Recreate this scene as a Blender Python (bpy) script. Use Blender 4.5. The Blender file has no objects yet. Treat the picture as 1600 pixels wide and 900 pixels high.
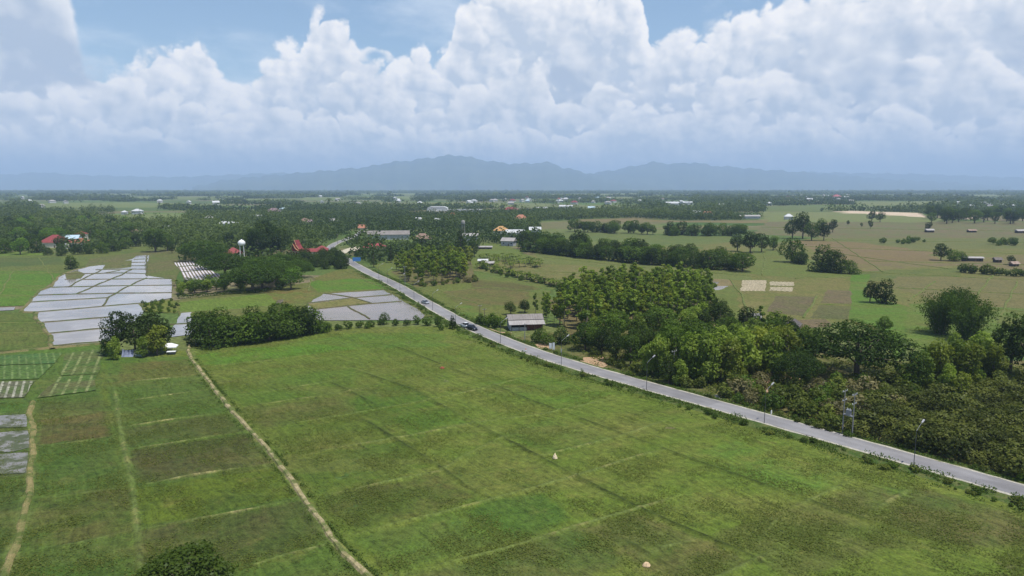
import bpy, math, random
import numpy as np
from math import radians as R, sin, cos, pi
from mathutils import Vector, Matrix

random.seed(7)
rng = np.random.default_rng(11)
sc = bpy.context.scene
col = sc.collection

# ------------------------------------------------------------------ camera frame
F, H, HOR = 1100.0, 50.0, 293.0
P = math.atan((450 - HOR) / F)


def gp(px, py, z=0.0):
    """ground point (x, y) seen at pixel (px, py) of the 1600x900 frame"""
    a, b = px - 800.0, 450.0 - py
    dx, dy, dz = a, F * cos(P) + b * sin(P), -F * sin(P) + b * cos(P)
    t = (z - H) / dz
    return (dx * t, dy * t)


def G(pts):
    return [gp(*p) for p in pts]


def azel(px, py):
    a, b = px - 800.0, 450.0 - py
    dx, dy, dz = a, F * cos(P) + b * sin(P), -F * sin(P) + b * cos(P)
    return math.atan2(dx, dy), math.atan2(dz, math.hypot(dx, dy))


def hpx(py, yt):
    """metres of a thing standing at pixel row py whose top shows at row yt"""
    return (py - yt) / (py - HOR) * H


def mpp(py):
    """metres in one pixel at ground row py"""
    return H / (py - HOR)


# ------------------------------------------------------------------ node helpers
class NT:
    def __init__(s, tree):
        s.t = tree
        tree.nodes.clear()

    def n(s, typ, **kw):
        nd = s.t.nodes.new(typ)
        for k, v in kw.items():
            if k == 'ins':
                for i, x in v.items():
                    s.set(nd, i, x)
            else:
                setattr(nd, k, v)
        return nd

    def set(s, nd, i, x):
        sock = nd.inputs[i]
        if isinstance(x, bpy.types.NodeSocket):
            s.t.links.new(x, sock)
        elif isinstance(x, bpy.types.Node):
            s.t.links.new(x.outputs[0], sock)
        else:
            sock.default_value = x

    def math(s, op, a, b=0.0, c=0.0, clamp=False):
        nd = s.n('ShaderNodeMath', operation=op, use_clamp=clamp)
        s.set(nd, 0, a)
        s.set(nd, 1, b)
        s.set(nd, 2, c)
        return nd.outputs[0]

    def vmath(s, op, a, b=(0, 0, 0)):
        nd = s.n('ShaderNodeVectorMath', operation=op)
        s.set(nd, 0, a)
        s.set(nd, 1, b)
        return nd.outputs[0]

    def mr(s, v, a, b, c=0.0, d=1.0, smooth=True):
        nd = s.n('ShaderNodeMapRange', interpolation_type='SMOOTHSTEP' if smooth else 'LINEAR')
        for i, x in enumerate((v, a, b, c, d)):
            s.set(nd, i, x)
        return nd.outputs[0]

    def mix(s, f, a, b, mode='MIX'):
        nd = s.n('ShaderNodeMix', data_type='RGBA', blend_type=mode)
        s.set(nd, 0, f)
        for i, x in ((6, a), (7, b)):
            if isinstance(x, (tuple, list)) and len(x) == 3:
                x = (*x, 1.0)
            s.set(nd, i, x)
        return nd.outputs[2]

    def noise(s, vec, scale, detail=3.0, rough=0.55, dim='3D', typ='FBM', lac=2.0):
        nd = s.n('ShaderNodeTexNoise', noise_dimensions=dim, noise_type=typ)
        s.set(nd, 'Vector', vec)
        s.set(nd, 'Scale', scale)
        s.set(nd, 'Detail', detail)
        s.set(nd, 'Roughness', rough)
        s.set(nd, 'Lacunarity', lac)
        return nd.outputs[0]


def new_mat(name):
    m = bpy.data.materials.new(name)
    m.use_nodes = True
    return m, NT(m.node_tree)


def finish(nt, shader):
    out = nt.n('ShaderNodeOutputMaterial')
    nt.set(out, 0, shader)


def plain(name, c, rough=0.6, metal=0.0, var=0.15, scale=1.5):
    m, nt = new_mat(name)
    pos = nt.n('ShaderNodeTexCoord').outputs['Object']
    nz = nt.noise(pos, scale, 4)
    f = nt.mr(nz, 0.3, 0.7, 1 - var, 1 + var)
    cc = nt.mix(1.0, c, nt.n('ShaderNodeCombineColor', ins={0: f, 1: f, 2: f}).outputs[0], 'MULTIPLY')
    b = nt.n('ShaderNodeBsdfPrincipled', ins={'Base Color': cc, 'Roughness': rough, 'Metallic': metal})
    finish(nt, b)
    return m


# ------------------------------------------------------------------ materials
def field_mat(name, rows=None, grain=1.0):
    """grass and soil: colours come from the sheet's own col / col2, patchiness from noise.
    rows = (angle, period, strength): plough or bed lines"""
    m, nt = new_mat(name)
    pos = nt.n('ShaderNodeNewGeometry').outputs['Position']
    c1 = nt.n('ShaderNodeAttribute', attribute_name='col').outputs['Color']
    c2 = nt.n('ShaderNodeAttribute', attribute_name='col2').outputs['Color']
    n0 = nt.noise(pos, 0.021, 3, 0.55)
    n1 = nt.noise(pos, 0.10, 5, 0.62)
    n2 = nt.noise(pos, 0.75, 4, 0.65)
    n3 = nt.noise(pos, 3.2, 3, 0.7)
    blot = nt.math('ADD', nt.math('MULTIPLY', n1, 0.60), nt.math('MULTIPLY', n0, 0.40))
    f = nt.mr(blot, 0.40, 0.62)
    c = nt.mix(f, c1, c2)
    keep = nt.math('SUBTRACT', 1.0, nt.n('ShaderNodeAttribute', attribute_name='bank').outputs['Fac'])
    # dry straw-coloured and dark wet flecks
    dry = nt.mr(nt.noise(nt.vmath('ADD', pos, (77, 31, 5)), 0.16, 6, 0.7), 0.53, 0.74, 0.0, 0.62)
    c = nt.mix(nt.math('MULTIPLY', dry, keep), c, nt.mix(0.55, c, (0.165, 0.130, 0.055)))
    # bands of thin growth along the old furrows
    mb = nt.n('ShaderNodeMapping', ins={0: pos, 3: (0.28, 1.0, 1.0)}).outputs[0]
    band = nt.mr(nt.noise(mb, 0.055, 5, 0.65), 0.50, 0.66, 0.0, 0.55)
    c = nt.mix(nt.math('MULTIPLY', band, keep), c, nt.mix(0.6, c, (0.135, 0.115, 0.048)))
    wp = nt.vmath('ADD', pos, nt.vmath('MULTIPLY', nt.n('ShaderNodeTexNoise', ins={'Vector': pos, 'Scale': 0.05, 'Detail': 2.0}).outputs['Color'], (9, 9, 0)))
    da = nt.n('ShaderNodeVectorMath', operation='DOT_PRODUCT', ins={0: wp, 1: (0.60 * 0.07, -0.80 * 0.07, 0)}).outputs[1]
    db = nt.n('ShaderNodeVectorMath', operation='DOT_PRODUCT', ins={0: wp, 1: (0.80, 0.60, 0)}).outputs[1]
    sx = nt.n('ShaderNodeCombineXYZ', ins={0: da, 1: db, 2: 0.0}).outputs[0]
    ns = nt.noise(sx, 1.3, 5, 0.7)
    g = nt.math('ADD', nt.math('MULTIPLY', n2, 0.50), nt.math('MULTIPLY', n3, 0.50))
    g = nt.math('ADD', nt.math('MULTIPLY', g, 0.68), nt.math('MULTIPLY', ns, 0.32))
    k = nt.mr(g, 0.36, 0.64, 1 - 0.72 * grain, 1 + 0.62 * grain, smooth=False)
    # darker, ranker tussocks in loose drifts
    tus = nt.mr(nt.noise(nt.vmath('ADD', pos, (13, 57, 2)), 0.42, 5, 0.72), 0.52, 0.66, 0.0, 1.0)
    drift = nt.mr(nt.noise(nt.vmath('ADD', pos, (3, 91, 7)), 0.03, 3, 0.6), 0.42, 0.62, 0.12, 0.55)
    c = nt.mix(nt.math('MULTIPLY', nt.math('MULTIPLY', tus, drift), keep), c, (0.040, 0.068, 0.014))
    if rows:
        ang, per, st = rows
        d = nt.n('ShaderNodeVectorMath', operation='DOT_PRODUCT', ins={0: pos, 1: (cos(ang), sin(ang), 0)}).outputs[1]
        w = nt.math('SINE', nt.math('MULTIPLY', nt.math('ADD', d, nt.math('MULTIPLY', n2, 0.8)), 2 * pi / per))
        k = nt.math('MULTIPLY', k, nt.mr(w, -1, 1, 1 - st, 1 + st))
    c = nt.mix(1.0, c, nt.n('ShaderNodeCombineColor', ins={0: k, 1: k, 2: k}).outputs[0], 'MULTIPLY')
    c = nt.mix(1.0, c, (0.97, 1.0, 0.73), 'MULTIPLY')
    bump = nt.n('ShaderNodeBump', ins={'Strength': 0.6, 'Distance': 0.35, 'Height': g})
    b = nt.n('ShaderNodeBsdfPrincipled', ins={'Base Color': c, 'Roughness': 0.95, 'Specular IOR Level': 0.15, 'Normal': bump.outputs[0]})
    finish(nt, b)
    return m


M = {}
M['field'] = field_mat('field_grass')
M['rows'] = field_mat('ploughed_rows', rows=(R(20), 1.6, 0.35))


def stripe_field(name, ang, per, cw, duty, breakup=0.45):
    m, nt = new_mat(name)
    pos = nt.n('ShaderNodeNewGeometry').outputs['Position']
    c1 = nt.n('ShaderNodeAttribute', attribute_name='col').outputs['Color']
    c2 = nt.n('ShaderNodeAttribute', attribute_name='col2').outputs['Color']
    nf = nt.noise(pos, 1.2, 4, 0.65)
    nb = nt.noise(pos, 0.09, 3, 0.6)
    d = nt.n('ShaderNodeVectorMath', operation='DOT_PRODUCT', ins={0: pos, 1: (cos(ang), sin(ang), 0)}).outputs[1]
    w = nt.math('SINE', nt.math('MULTIPLY', nt.math('ADD', d, nt.math('MULTIPLY', nf, 0.5)), 2 * pi / per))
    s = nt.mr(w, 1 - 2 * duty, 1 - 2 * duty + 0.5)
    s = nt.math('MULTIPLY', s, nt.mr(nt.noise(pos, 0.22, 4, 0.7), breakup - 0.12, breakup + 0.08))
    c = nt.mix(nt.mr(nb, 0.4, 0.6), c1, c2)
    c = nt.mix(s, c, cw)
    k = nt.mr(nf, 0.3, 0.7, 0.55, 1.4)
    c = nt.mix(1.0, c, nt.n('ShaderNodeCombineColor', ins={0: k, 1: k, 2: k}).outputs[0], 'MULTIPLY')
    b = nt.n('ShaderNodeBsdfPrincipled', ins={'Base Color': c, 'Roughness': 0.95, 'Specular IOR Level': 0.15})
    finish(nt, b)
    return m


def ground_mat():
    m, nt = new_mat('plain_ground')
    pos = nt.n('ShaderNodeNewGeometry').outputs['Position']
    mp = nt.n('ShaderNodeMapping', ins={0: pos, 2: (0, 0, R(18)), 3: (0.7, 1.5, 1.0)})
    v = nt.n('ShaderNodeTexVoronoi', distance='CHEBYCHEV', ins={'Vector': mp, 'Scale': 0.007, 'Randomness': 0.85})
    cr = nt.n('ShaderNodeValToRGB')
    cr.color_ramp.interpolation = 'CONSTANT'
    cols = [(0.075, 0.115, 0.028), (0.10, 0.13, 0.04), (0.055, 0.10, 0.022), (0.14, 0.125, 0.06), (0.085, 0.14, 0.03), (0.17, 0.14, 0.085), (0.07, 0.10, 0.03), (0.12, 0.14, 0.045)]
    el = cr.color_ramp.elements
    el[0].position, el[0].color = 0.0, (*cols[0], 1)
    el[1].position, el[1].color = 0.14, (*cols[1], 1)
    for i, c in enumerate(cols[2:]):
        e = el.new(0.26 + i * 0.12)
        e.color = (*c, 1)
    sep = nt.n('ShaderNodeSeparateColor', ins={0: v.outputs['Color']})
    nt.set(cr, 0, sep.outputs[0])
    n1 = nt.noise(pos, 0.05, 6, 0.65)
    n2 = nt.noise(pos, 0.6, 4, 0.65)
    c = nt.mix(nt.mr(n1, 0.42, 0.66, 0.0, 0.7), cr.outputs[0], (0.085, 0.11, 0.03))
    k = nt.mr(n2, 0.3, 0.7, 0.6, 1.4)
    c = nt.mix(1.0, c, nt.n('ShaderNodeCombineColor', ins={0: k, 1: k, 2: k}).outputs[0], 'MULTIPLY')
    b = nt.n('ShaderNodeBsdfPrincipled', ins={'Base Color': c, 'Roughness': 0.95, 'Specular IOR Level': 0.1})
    finish(nt, b)
    return m


def road_mat():
    m, nt = new_mat('bleached_asphalt')
    pos = nt.n('ShaderNodeNewGeometry').outputs['Position']
    n1 = nt.noise(pos, 0.12, 5, 0.6)
    n2 = nt.noise(pos, 6.0, 3, 0.7)
    uv = nt.n('ShaderNodeUVMap').outputs[0]
    sp = nt.n('ShaderNodeSeparateXYZ', ins={0: uv})
    # worn wheel tracks and a mended patch here and there
    tr = nt.math('SINE', nt.math('MULTIPLY', sp.outputs[0], 4 * pi))
    c = nt.mix(nt.mr(n1, 0.35, 0.65), (0.185, 0.178, 0.182), (0.235, 0.227, 0.230))
    k = nt.math('MULTIPLY', nt.mr(n2, 0.3, 0.7, 0.88, 1.1), nt.mr(tr, -1, 1, 0.96, 1.04))
    ptch = nt.n('ShaderNodeTexVoronoi', ins={'Vector': pos, 'Scale': 0.045, 'Randomness': 1.0})
    pk = nt.mr(nt.n('ShaderNodeSeparateColor', ins={0: ptch.outputs['Color']}).outputs[0], 0.78, 0.8, 1.0, 0.86)
    k = nt.math('MULTIPLY', k, pk)
    c = nt.mix(1.0, c, nt.n('ShaderNodeCombineColor', ins={0: k, 1: k, 2: k}).outputs[0], 'MULTIPLY')
    b = nt.n('ShaderNodeBsdfPrincipled', ins={'Base Color': c, 'Roughness': 0.85})
    finish(nt, b)
    return m


def soil_mat(name, ca, cb, cg, lo=0.48, hi=0.62, scale=0.5):
    m, nt = new_mat(name)
    pos = nt.n('ShaderNodeNewGeometry').outputs['Position']
    n1 = nt.noise(pos, scale, 5, 0.65)
    n2 = nt.noise(nt.vmath('ADD', pos, (9, 4, 0)), scale * 2.3, 5, 0.7)
    n3 = nt.noise(pos, 5.0, 3, 0.7)
    c = nt.mix(nt.mr(n2, 0.4, 0.6), ca, cb)
    c = nt.mix(nt.mr(n1, lo, hi), c, cg)
    k = nt.mr(n3, 0.3, 0.7, 0.7, 1.3)
    c = nt.mix(1.0, c, nt.n('ShaderNodeCombineColor', ins={0: k, 1: k, 2: k}).outputs[0], 'MULTIPLY')
    bump = nt.n('ShaderNodeBump', ins={'Strength': 0.6, 'Distance': 0.2, 'Height': n3})
    b = nt.n('ShaderNodeBsdfPrincipled', ins={'Base Color': c, 'Roughness': 0.95, 'Specular IOR Level': 0.1, 'Normal': bump.outputs[0]})
    finish(nt, b)
    return m


def water_mat(name, ca, cb, rough=0.12, lo=0.60, hi=0.68, amt=0.6, cm=(0.12, 0.10, 0.05)):
    m, nt = new_mat(name)
    pos = nt.n('ShaderNodeNewGeometry').outputs['Position']
    n1 = nt.noise(pos, 0.05, 5, 0.65)
    n2 = nt.noise(pos, 0.35, 4, 0.65)
    c = nt.mix(nt.mr(n1, 0.4, 0.64), ca, cb)
    # clods that stand out of the shallow water
    mud = nt.mr(nt.math('ADD', nt.math('MULTIPLY', n1, 0.5), nt.math('MULTIPLY', n2, 0.5)), lo, hi)
    c = nt.mix(nt.math('MULTIPLY', mud, amt), c, cm)
    rip = nt.noise(pos, 2.2, 3, 0.6)
    bump = nt.n('ShaderNodeBump', ins={'Strength': 0.12, 'Distance': 0.03, 'Height': rip})
    b = nt.n('ShaderNodeBsdfPrincipled', ins={'Base Color': c, 'Roughness': nt.mr(mud, 0, 1, rough, 0.6), 'IOR': 1.33, 'Normal': bump.outputs[0]})
    finish(nt, b)
    return m


def leaf_mat(name, ca, cb, trans=0.30, vary=0.24):
    """leaf colour: per clump tone (mesh attribute) and per plant (object random)"""
    m, nt = new_mat(name)
    tone = nt.n('ShaderNodeAttribute', attribute_name='tone').outputs['Fac']
    rnd = nt.n('ShaderNodeObjectInfo').outputs['Random']
    f = nt.math('ADD', nt.math('MULTIPLY', tone, 0.65), nt.math('MULTIPLY', rnd, 0.35), clamp=True)
    c = nt.mix(f, ca, cb)
    k = nt.mr(rnd, 0, 1, 1 - vary, 1 + vary, smooth=False)
    c = nt.mix(1.0, c, nt.n('ShaderNodeCombineColor', ins={0: k, 1: k, 2: k}).outputs[0], 'MULTIPLY')
    d = nt.n('ShaderNodeBsdfDiffuse', ins={0: c})
    t = nt.n('ShaderNodeBsdfTranslucent', ins={0: nt.mix(1.0, c, (1.15, 1.25, 0.6), 'MULTIPLY')})
    g = nt.n('ShaderNodeBsdfGlossy', ins={0: (0.8, 0.85, 0.9, 1), 1: 0.45})
    mx = nt.n('ShaderNodeMixShader', ins={0: trans, 1: d.outputs[0], 2: t.outputs[0]})
    m2 = nt.n('ShaderNodeMixShader', ins={0: 0.006, 1: mx.outputs[0], 2: g.outputs[0]})
    finish(nt, m2)
    return m


M['ground'] = ground_mat()
M['road'] = road_mat()
M['shoulder'] = soil_mat('pale_shoulder', (0.36, 0.34, 0.28), (0.44, 0.41, 0.35), (0.20, 0.19, 0.10), 0.56, 0.68)
M['verge'] = soil_mat('verge_grass_ground', (0.07, 0.10, 0.025), (0.11, 0.12, 0.04), (0.05, 0.085, 0.018), 0.45, 0.6)
M['path'] = soil_mat('dry_bund_path', (0.34, 0.28, 0.16), (0.24, 0.21, 0.10), (0.10, 0.125, 0.035), 0.44, 0.60, 0.35)
M['trail'] = soil_mat('sandy_track', (0.24, 0.195, 0.085), (0.17, 0.16, 0.06), (0.09, 0.115, 0.03), 0.44, 0.60, 0.3)
M['bund_dark'] = soil_mat('dark_bund', (0.06, 0.07, 0.022), (0.085, 0.085, 0.03), (0.075, 0.11, 0.024), 0.46, 0.62, 0.25)
M['bund_pale'] = soil_mat('grassy_bund', (0.12, 0.145, 0.042), (0.15, 0.15, 0.055), (0.09, 0.13, 0.03), 0.45, 0.62, 0.25)
M['bund_mud'] = soil_mat('mud_bund', (0.085, 0.085, 0.038), (0.11, 0.10, 0.05), (0.065, 0.095, 0.026), 0.46, 0.60, 0.2)
M['bund_dry'] = soil_mat('dry_straw_bund', (0.36, 0.29, 0.17), (0.26, 0.21, 0.12), (0.10, 0.12, 0.035), 0.50, 0.60, 0.22)
M['bund_rim'] = soil_mat('dry_rim_bund', (0.19, 0.16, 0.075), (0.14, 0.135, 0.055), (0.075, 0.105, 0.028), 0.46, 0.60, 0.15)
M['dirt'] = soil_mat('orange_dirt', (0.42, 0.27, 0.16), (0.34, 0.24, 0.15), (0.22, 0.18, 0.09), 0.56, 0.70, 0.4)
M['sand'] = soil_mat('bare_sand', (0.52, 0.42, 0.31), (0.44, 0.34, 0.24), (0.25, 0.22, 0.12), 0.60, 0.74, 0.02)
M['water'] = water_mat('paddy_water', (0.235, 0.208, 0.186), (0.34, 0.308, 0.285), 0.06, 0.57, 0.68)
M['wetplot'] = water_mat('wet_plot', (0.20, 0.18, 0.16), (0.26, 0.23, 0.21), 0.1, 0.42, 0.55, 0.97, (0.062, 0.076, 0.030))
M['mudwater'] = water_mat('muddy_water', (0.21, 0.165, 0.135), (0.16, 0.13, 0.09), 0.15)

LEAF = {
    'dark': leaf_mat('leaf_dark', (0.026, 0.048, 0.008), (0.066, 0.100, 0.015)),
    'deep': leaf_mat('leaf_deep', (0.020, 0.040, 0.011), (0.042, 0.072, 0.016)),
    'mid': leaf_mat('leaf_mid', (0.048, 0.090, 0.011), (0.105, 0.160, 0.020), 0.35),
    'bright': leaf_mat('leaf_bright', (0.070, 0.145, 0.016), (0.125, 0.205, 0.028)),
    'teak': leaf_mat('leaf_teak', (0.088, 0.150, 0.018), (0.215, 0.275, 0.042), 0.42),
    'yellow': leaf_mat('leaf_yellow', (0.115, 0.165, 0.018), (0.250, 0.270, 0.040), 0.42),
    'rain': leaf_mat('leaf_rain', (0.030, 0.060, 0.009), (0.068, 0.115, 0.016)),
    'orchard': leaf_mat('leaf_orchard', (0.038, 0.060, 0.012), (0.115, 0.122, 0.026), 0.28, vary=0.42),
    'scrub': leaf_mat('leaf_scrub', (0.062, 0.096, 0.015), (0.160, 0.180, 0.034), 0.35),
    'dry': leaf_mat('leaf_dry', (0.12, 0.115, 0.045), (0.21, 0.185, 0.085)),
    'weed': leaf_mat('leaf_weed', (0.045, 0.085, 0.013), (0.110, 0.155, 0.030)),
    'tuft': leaf_mat('leaf_tuft', (0.066, 0.105, 0.015), (0.150, 0.165, 0.038), 0.35, vary=0.0),
    'banana': leaf_mat('leaf_banana', (0.055, 0.095, 0.014), (0.150, 0.185, 0.034), 0.35),
}
M['bark'] = plain('bark', (0.12, 0.095, 0.07), 0.9)
M['bark_pale'] = plain('bark_pale', (0.24, 0.20, 0.15), 0.9)
M['concrete'] = plain('concrete', (0.24, 0.235, 0.225), 0.85)
M['galv'] = plain('galvanised_steel', (0.26, 0.265, 0.28), 0.5, 0.3, 0.1)
M['darksteel'] = plain('dark_steel', (0.10, 0.10, 0.11), 0.5, 0.5)
M['palewall'] = plain('pale_wall', (0.50, 0.495, 0.48), 0.8, 0, 0.15, 0.5)
M['white'] = plain('white_paint', (0.80, 0.80, 0.80), 0.5, 0, 0.06)
M['lampgrey'] = plain('lamp_housing', (0.36, 0.36, 0.37), 0.5, 0, 0.05)
M['lampglass'] = plain('lamp_lens', (0.75, 0.76, 0.78), 0.2, 0, 0.03)
M['cream'] = plain('cream_wall', (0.62, 0.58, 0.48), 0.8, 0, 0.12, 0.5)
M['grey_wall'] = plain('grey_wall', (0.38, 0.39, 0.41), 0.85, 0, 0.2, 0.5)
M['dark_wall'] = plain('dark_wall', (0.06, 0.05, 0.045), 0.9)
M['wood'] = plain('old_timber', (0.14, 0.10, 0.075), 0.85, 0, 0.25, 2)
M['straw'] = plain('straw', (0.55, 0.40, 0.24), 0.95, 0, 0.3, 4)
M['straw_pale'] = plain('straw_pale', (0.66, 0.54, 0.36), 0.95, 0, 0.3, 4)
M['redearth'] = plain('red_brown_earth', (0.24, 0.07, 0.035), 0.95, 0, 0.3, 4)
M['glass'] = plain('car_glass', (0.015, 0.018, 0.02), 0.08, 0, 0.02)
M['rubber'] = plain('rubber', (0.02, 0.02, 0.02), 0.8, 0, 0.05)
M['rim'] = plain('wheel_rim', (0.4, 0.4, 0.42), 0.35, 0.8, 0.05)
M['carwhite'] = plain('white_car_paint', (0.74, 0.75, 0.76), 0.25, 0, 0.02)
M['carblack'] = plain('black_car_paint', (0.012, 0.012, 0.016), 0.22, 0, 0.02)
M['carsilver'] = plain('silver_car_paint', (0.46, 0.48, 0.52), 0.28, 0.5, 0.03)
M['headlight'] = plain('headlight', (0.85, 0.85, 0.85), 0.1, 0, 0.02)
M['taillight'] = plain('taillight', (0.35, 0.02, 0.02), 0.2, 0, 0.02)
M['blue_sign'] = plain('blue_sign', (0.05, 0.20, 0.50), 0.5, 0, 0.05)
M['orange'] = plain('orange_paint', (0.70, 0.20, 0.05), 0.5, 0, 0.05)
M['blue_tarp'] = plain('blue_net', (0.19, 0.215, 0.31), 0.8, 0, 0.25, 1)
M['tin'] = None


def roof_mat(name, c, c2, per=0.9, rough=0.6):
    """corrugated or tiled roof: ribs, weathered patches and streaks"""
    m, nt = new_mat(name)
    pos = nt.n('ShaderNodeTexCoord').outputs['Object']
    n1 = nt.noise(pos, 0.45, 5, 0.65)
    n2 = nt.noise(nt.n('ShaderNodeMapping', ins={0: pos, 3: (3.0, 0.3, 0.3)}), 0.8, 4, 0.7)
    sp = nt.n('ShaderNodeSeparateXYZ', ins={0: pos})
    w = nt.math('SINE', nt.math('MULTIPLY', sp.outputs[0], 2 * pi / per))
    cc = nt.mix(nt.mr(nt.math('ADD', nt.math('MULTIPLY', n1, 0.5), nt.math('MULTIPLY', n2, 0.5)), 0.38, 0.62), c, c2)
    bump = nt.n('ShaderNodeBump', ins={'Strength': 0.5, 'Distance': 0.06, 'Height': w})
    b = nt.n('ShaderNodeBsdfPrincipled', ins={'Base Color': cc, 'Roughness': rough, 'Normal': bump.outputs[0]})
    finish(nt, b)
    return m


ROOF = {
    'grey': roof_mat('roof_grey_tin', (0.235, 0.21, 0.195), (0.165, 0.145, 0.13)),
    'palegrey': roof_mat('roof_pale_grey', (0.36, 0.34, 0.325), (0.28, 0.255, 0.24)),
    'white': roof_mat('roof_white', (0.58, 0.585, 0.59), (0.44, 0.45, 0.46)),
    'red': roof_mat('roof_red_tile', (0.25, 0.035, 0.033), (0.18, 0.028, 0.026)),
    'crimson': roof_mat('roof_crimson', (0.34, 0.045, 0.06), (0.26, 0.04, 0.048)),
    'orange': roof_mat('roof_orange_tile', (0.38, 0.135, 0.065), (0.28, 0.10, 0.05)),
    'ochre': roof_mat('roof_ochre', (0.48, 0.26, 0.08), (0.38, 0.20, 0.07)),
    'brown': roof_mat('roof_brown', (0.25, 0.15, 0.10), (0.17, 0.11, 0.08)),
    'teal': roof_mat('roof_teal', (0.45, 0.58, 0.66), (0.38, 0.5, 0.58)),
    'mauve': roof_mat('roof_mauve', (0.26, 0.16, 0.19), (0.2, 0.13, 0.15)),
    'dark': roof_mat('roof_dark', (0.07, 0.055, 0.05), (0.11, 0.085, 0.07)),
    'rust': roof_mat('roof_rust', (0.22, 0.12, 0.08), (0.33, 0.26, 0.21)),
}


# ------------------------------------------------------------------ mesh helpers
def props(o, label=None, cat=None, group=None, kind=None):
    if label: o['label'] = label
    if cat: o['category'] = cat
    if group: o['group'] = group
    if kind: o['kind'] = kind
    return o


def link(o, parent=None):
    col.objects.link(o)
    if parent is not None: o.parent = parent
    return o


def empty(name, loc, rz=0.0, sc_=1.0):
    o = bpy.data.objects.new(name, None)
    o.empty_display_size = 0.3
    o.location = loc
    o.rotation_euler = (0, 0, rz)
    o.scale = (sc_,) * 3 if not isinstance(sc_, tuple) else sc_
    return link(o)


class MB:
    def __init__(s):
        s.v, s.f = [], []

    def add(s, vs, fs):
        b = len(s.v)
        s.v += [tuple(v) for v in vs]
        s.f += [tuple(b + i for i in f) for f in fs]
        return s

    def box(s, c, size, rz=0.0, taper=1.0):
        x, y, z = size[0] / 2, size[1] / 2, size[2] / 2
        vs = []
        for k, zz in ((1.0, -z), (taper, z)):
            for sx, sy in ((-1, -1), (1, -1), (1, 1), (-1, 1)):
                a, b = sx * x * k, sy * y * k
                vs.append((c[0] + a * cos(rz) - b * sin(rz), c[1] + a * sin(rz) + b * cos(rz), c[2] + zz))
        return s.add(vs, [(0, 3, 2, 1), (4, 5, 6, 7), (0, 1, 5, 4), (1, 2, 6, 5), (2, 3, 7, 6), (3, 0, 4, 7)])

    def tube(s, pts, rad, n=6, cap=True):
        pts = [Vector(p) for p in pts]
        if not hasattr(rad, '__len__'): rad = [rad] * len(pts)
        rings = []
        for i, p in enumerate(pts):
            d = (pts[min(i + 1, len(pts) - 1)] - pts[max(i - 1, 0)]).normalized()
            a = d.cross(Vector((0, 0, 1)) if abs(d.z) < 0.9 else Vector((1, 0, 0))).normalized()
            b = d.cross(a)
            rings.append([p + (a * cos(2 * pi * k / n) + b * sin(2 * pi * k / n)) * rad[i] for k in range(n)])
        vs = [v for r in rings for v in r]
        fs = [(i * n + k, i * n + (k + 1) % n, (i + 1) * n + (k + 1) % n, (i + 1) * n + k) for i in range(len(pts) - 1) for k in range(n)]
        if cap:
            fs += [tuple(range(n - 1, -1, -1)), tuple((len(pts) - 1) * n + k for k in range(n))]
        return s.add(vs, fs)

    def prism(s, prof, y0, y1):
        """outline in the x-z plane pushed from y0 to y1"""
        n = len(prof)
        vs = [(x, y0, z) for x, z in prof] + [(x, y1, z) for x, z in prof]
        fs = [tuple(range(n)), tuple(range(2 * n - 1, n - 1, -1))] + [(i, i + n, (i + 1) % n + n, (i + 1) % n) for i in range(n)]
        return s.add(vs, fs)

    def mesh(s, name, mat, smooth=False):
        me = bpy.data.meshes.new(name)
        me.from_pydata(s.v, [], s.f)
        me.validate()
        if mat: me.materials.append(mat)
        if smooth:
            for p in me.polygons: p.use_smooth = True
        me.update()
        return me

    def build(s, name, mat, parent=None, smooth=False, loc=None):
        o = bpy.data.objects.new(name, s.mesh(name, mat, smooth))
        if loc: o.location = loc
        return link(o, parent)


def np_mesh(name, verts, quads, mat, tone=None):
    """fast mesh from numpy quads"""
    me = bpy.data.meshes.new(name)
    nv, nq = len(verts), len(quads)
    me.vertices.add(nv)
    me.vertices.foreach_set('co', np.ascontiguousarray(verts, dtype=np.float32).ravel())
    me.loops.add(nq * 4)
    me.loops.foreach_set('vertex_index', np.ascontiguousarray(quads, dtype=np.int32).ravel())
    me.polygons.add(nq)
    me.polygons.foreach_set('loop_start', np.arange(0, nq * 4, 4, dtype=np.int32))
    if tone is not None:
        a = me.attributes.new('tone', 'FLOAT', 'FACE')
        a.data.foreach_set('value', np.ascontiguousarray(tone, dtype=np.float32))
    me.materials.append(mat)
    me.update(calc_edges=True)
    return me


def leaf_quads(c, nrm, size, aspect=0.62, up=0.0):
    """one small leaf-spray quad per centre c, facing about nrm"""
    n = len(c)
    nrm = nrm / np.maximum(np.linalg.norm(nrm, axis=1, keepdims=True), 1e-6)
    a = rng.normal(size=(n, 3))
    a[:, 2] += up
    a -= nrm * (a * nrm).sum(1, keepdims=True)
    a /= np.maximum(np.linalg.norm(a, axis=1, keepdims=True), 1e-6)
    b = np.cross(nrm, a)
    s = np.asarray(size).reshape(-1, 1) * np.ones((n, 1))
    a, b = a * s * 0.5, b * s * 0.5 * aspect
    k = rng.uniform(-0.25, 0.25, (n, 1))
    v = np.stack([c - a, c + b + a * k, c + a, c - b + a * k], 1).reshape(-1, 3)
    q = np.arange(n * 4).reshape(-1, 4)
    return v, q


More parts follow.
